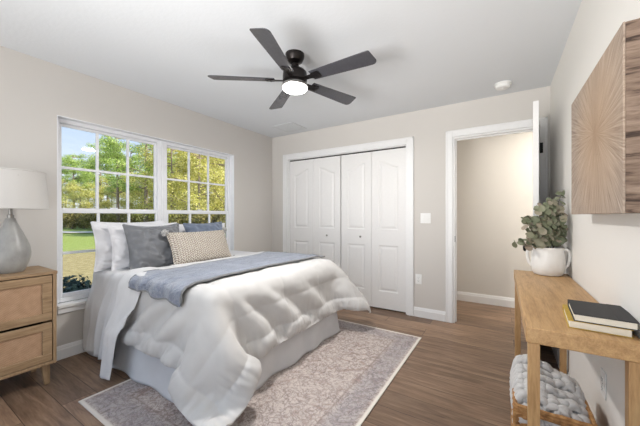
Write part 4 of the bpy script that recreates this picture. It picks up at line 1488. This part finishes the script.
def foliage(blobs, count, size, seed, flat=1.0):
    rg = random.Random(seed)
    vs = []; fs = []
    wts = [b[3] ** 2 for b in blobs]; tot = sum(wts)
    for b in blobs:
        n = int(count * b[3] ** 2 / tot)
        for _ in range(n):
            d = Vector((rg.gauss(0, 1), rg.gauss(0, 1), rg.gauss(0, 1) )).normalized()
            rad = b[3] * (rg.random() ** .45)
            c = Vector((b[0], b[1], b[2])) + Vector((d.x * rad, d.y * rad, d.z * rad * flat))
            nr = (d + Vector((rg.gauss(0, .6), rg.gauss(0, .6), rg.gauss(0, .6) + .3))).normalized()
            x = nr.cross(Vector((rg.gauss(0, 1), rg.gauss(0, 1), rg.gauss(0, 1)))).normalized()
            y = nr.cross(x)
            s = size * rg.uniform(.6, 1.3)
            o = len(vs)
            vs += [tuple(c - x * s), tuple(c - y * s * .6 - nr * s * .15), tuple(c + x * s), tuple(c + y * s * .6 - nr * s * .15)]
            fs.append((o, o + 1, o + 2, o + 3))
    m = MB(); m.v = vs; m.f = fs
    return m

def make_tree(name, kind, h, seed, label, group):
    rg = random.Random(seed)
    root = empty(name, (0, 0, 0), label, 'tree', group)
    tr = MB(); blobs = []
    bend = (rg.uniform(-.4, .4), rg.uniform(-.4, .4))
    tp = [Vector((bend[0] * (k / 7) ** 2, bend[1] * (k / 7) ** 2, h * .95 * k / 7)) for k in range(8)]
    r0 = .018 * h
    tr.tube([tuple(p) for p in tp], [r0 * (1 - .12 * k) for k in range(8)], 8)
    nb = 22 if kind == 'pine' else 26
    for k in range(nb):
        q = rg.uniform(.36, .98) if kind == 'pine' else rg.uniform(.14, .97)
        i = min(6, int(q * 7)); f = q * 7 - i
        base = tp[i].lerp(tp[i + 1], f)
        a = rg.uniform(0, 2 * PI)
        L = (h * .20 * (1.15 - .6 * q) if kind == 'pine' else h * .27 * (1.12 - .65 * abs(q - .35))) * rg.uniform(.7, 1.2)
        end = base + Vector((math.cos(a) * L, math.sin(a) * L, L * rg.uniform(.05, .5)))
        tr.tube([tuple(base), tuple(base.lerp(end, .5) + Vector((0, 0, -.03 * L))), tuple(end)], [r0 * .32, r0 * .2, r0 * .08], 5)
        sz = h * (.075 if kind == 'pine' else .105) * rg.uniform(.7, 1.25)
        blobs.append((end.x, end.y, end.z, sz))
        blobs.append((*(base.lerp(end, .62)), sz * .7))
    mk('trunk', tr, M_BARK, root, smooth=60)
    mk('foliage', foliage(blobs, 8000 if kind == 'pine' else 9000, .075 if kind == 'pine' else .082, seed, .6 if kind == 'pine' else .9), M_PINE if kind == 'pine' else M_LEAF, root, smooth=0, recalc=False)
    return root
pine = make_tree('pine_tree', 'pine', 10.5, 3, None, None)
leafy = make_tree('leafy_tree', 'leafy', 9.0, 9, None, None)
pine2 = make_tree('pine_tree', 'pine', 11.5, 17, None, None)
leafy2 = make_tree('leafy_tree', 'leafy', 8.0, 23, None, None)
used = set()
def plant(src, u, depth, sc, label, group):
    o = src if src.name not in used else copy_tree(src)
    used.add(o.name); used.add(src.name)
    o.location = at(u, depth); o.scale = (sc, sc, sc)
    o.rotation_euler.z = random.uniform(0, 6.28)
    tag(o, label, 'tree', group)
plant(pine, 118, 31, 1.02, 'bright green pine rising into the sky in the left window', 'pines beyond the lawn')
plant(pine2, 146, 27, 1.0, 'tall pine with a bare trunk near the right side of the left window', 'pines beyond the lawn')
GL = 'pines of the far tree line'
for u, dp, s in ((62, 47, .95), (74, 44, 1.08), (88, 45, 1.0), (101, 40, 1.0), (108, 46, 1.12), (132, 42, 1.1), (158, 36, 1.02)):
    plant(random.choice((pine, pine2)), u, dp, s, 'distant green pine in the tree line behind the left window', GL)
GR = 'leafy trees of the tree line'
for u, dp, s in ((66, 42, .78), (80, 38, .66), (96, 36, .7), (112, 38, .72), (128, 34, .66), (142, 35, .8), (155, 32, .76)):
    plant(random.choice((leafy, leafy2)), u, dp, s, 'low yellow-green leafy tree in the tree line behind the left window', GR)
GR2 = 'leafy trees behind the right window'
for u, dp, s in ((172, 25, .95), (199, 23, .98), (226, 25, 1.05), (184, 31, 1.2), (214, 31, 1.25), (242, 33, 1.25), (170, 38, 1.3), (198, 40, 1.45), (227, 41, 1.5)):
    plant(random.choice((leafy, leafy2)), u, dp, s, 'tall yellow-green leafy tree filling the view of the right window', GR2)

def make_shrub(seed, r, hgt, mat, name, count=1500, size=.075):
    rg = random.Random(seed)
    bl = []
    for k in range(9):
        a = rg.uniform(0, 2 * PI); q = rg.uniform(0, .6)
        bl.append((math.cos(a) * r * q, math.sin(a) * r * q, hgt * rg.uniform(.3, .75), r * rg.uniform(.35, .5)))
    root = empty(name, (0, 0, 0))
    st = MB()
    for b in bl: st.tube([(0, 0, 0), (b[0] * .5, b[1] * .5, b[2] * .55), b[:3]], [.03, .02, .008], 5)
    mk('stems', st, M_BARK, root)
    mk('foliage', foliage(bl, count, size, seed, hgt / (2 * r) + .3), mat, root, smooth=0, recalc=False)
    return root
scr = make_shrub(5, 1.5, 2.0, M_SCRUB, 'shrub', 1800, .11)
first = True
for u, dp, s in ((60, 36, 1.0), (72, 34.5, 1.1), (84, 35, .9), (97, 33.5, 1.1), (110, 33, 1.0), (123, 31.5, 1.0), (137, 30.5, 1.05), (150, 29.5, 1.0), (163, 27.5, 1.0), (175, 22.5, .9), (189, 21, .95), (203, 20, .9), (216, 20.5, 1.0), (230, 20, 1.0), (244, 22, 1.0)):
    o = scr if first else copy_tree(scr)
    first = False
    o.location = at(u, dp); o.scale = (s, s, s); o.rotation_euler.z = random.uniform(0, 6.28)
    tag(o, 'olive scrub bush at the foot of the tree line', 'shrub', 'scrub along the tree line')
bsh = make_shrub(8, .55, .88, M_BUSH, 'shrub', 9000, .032)
bsh.location = (-1.0, -2.28, GZ)
tag(bsh, 'dark blue-green shrub close outside the left window', 'shrub')
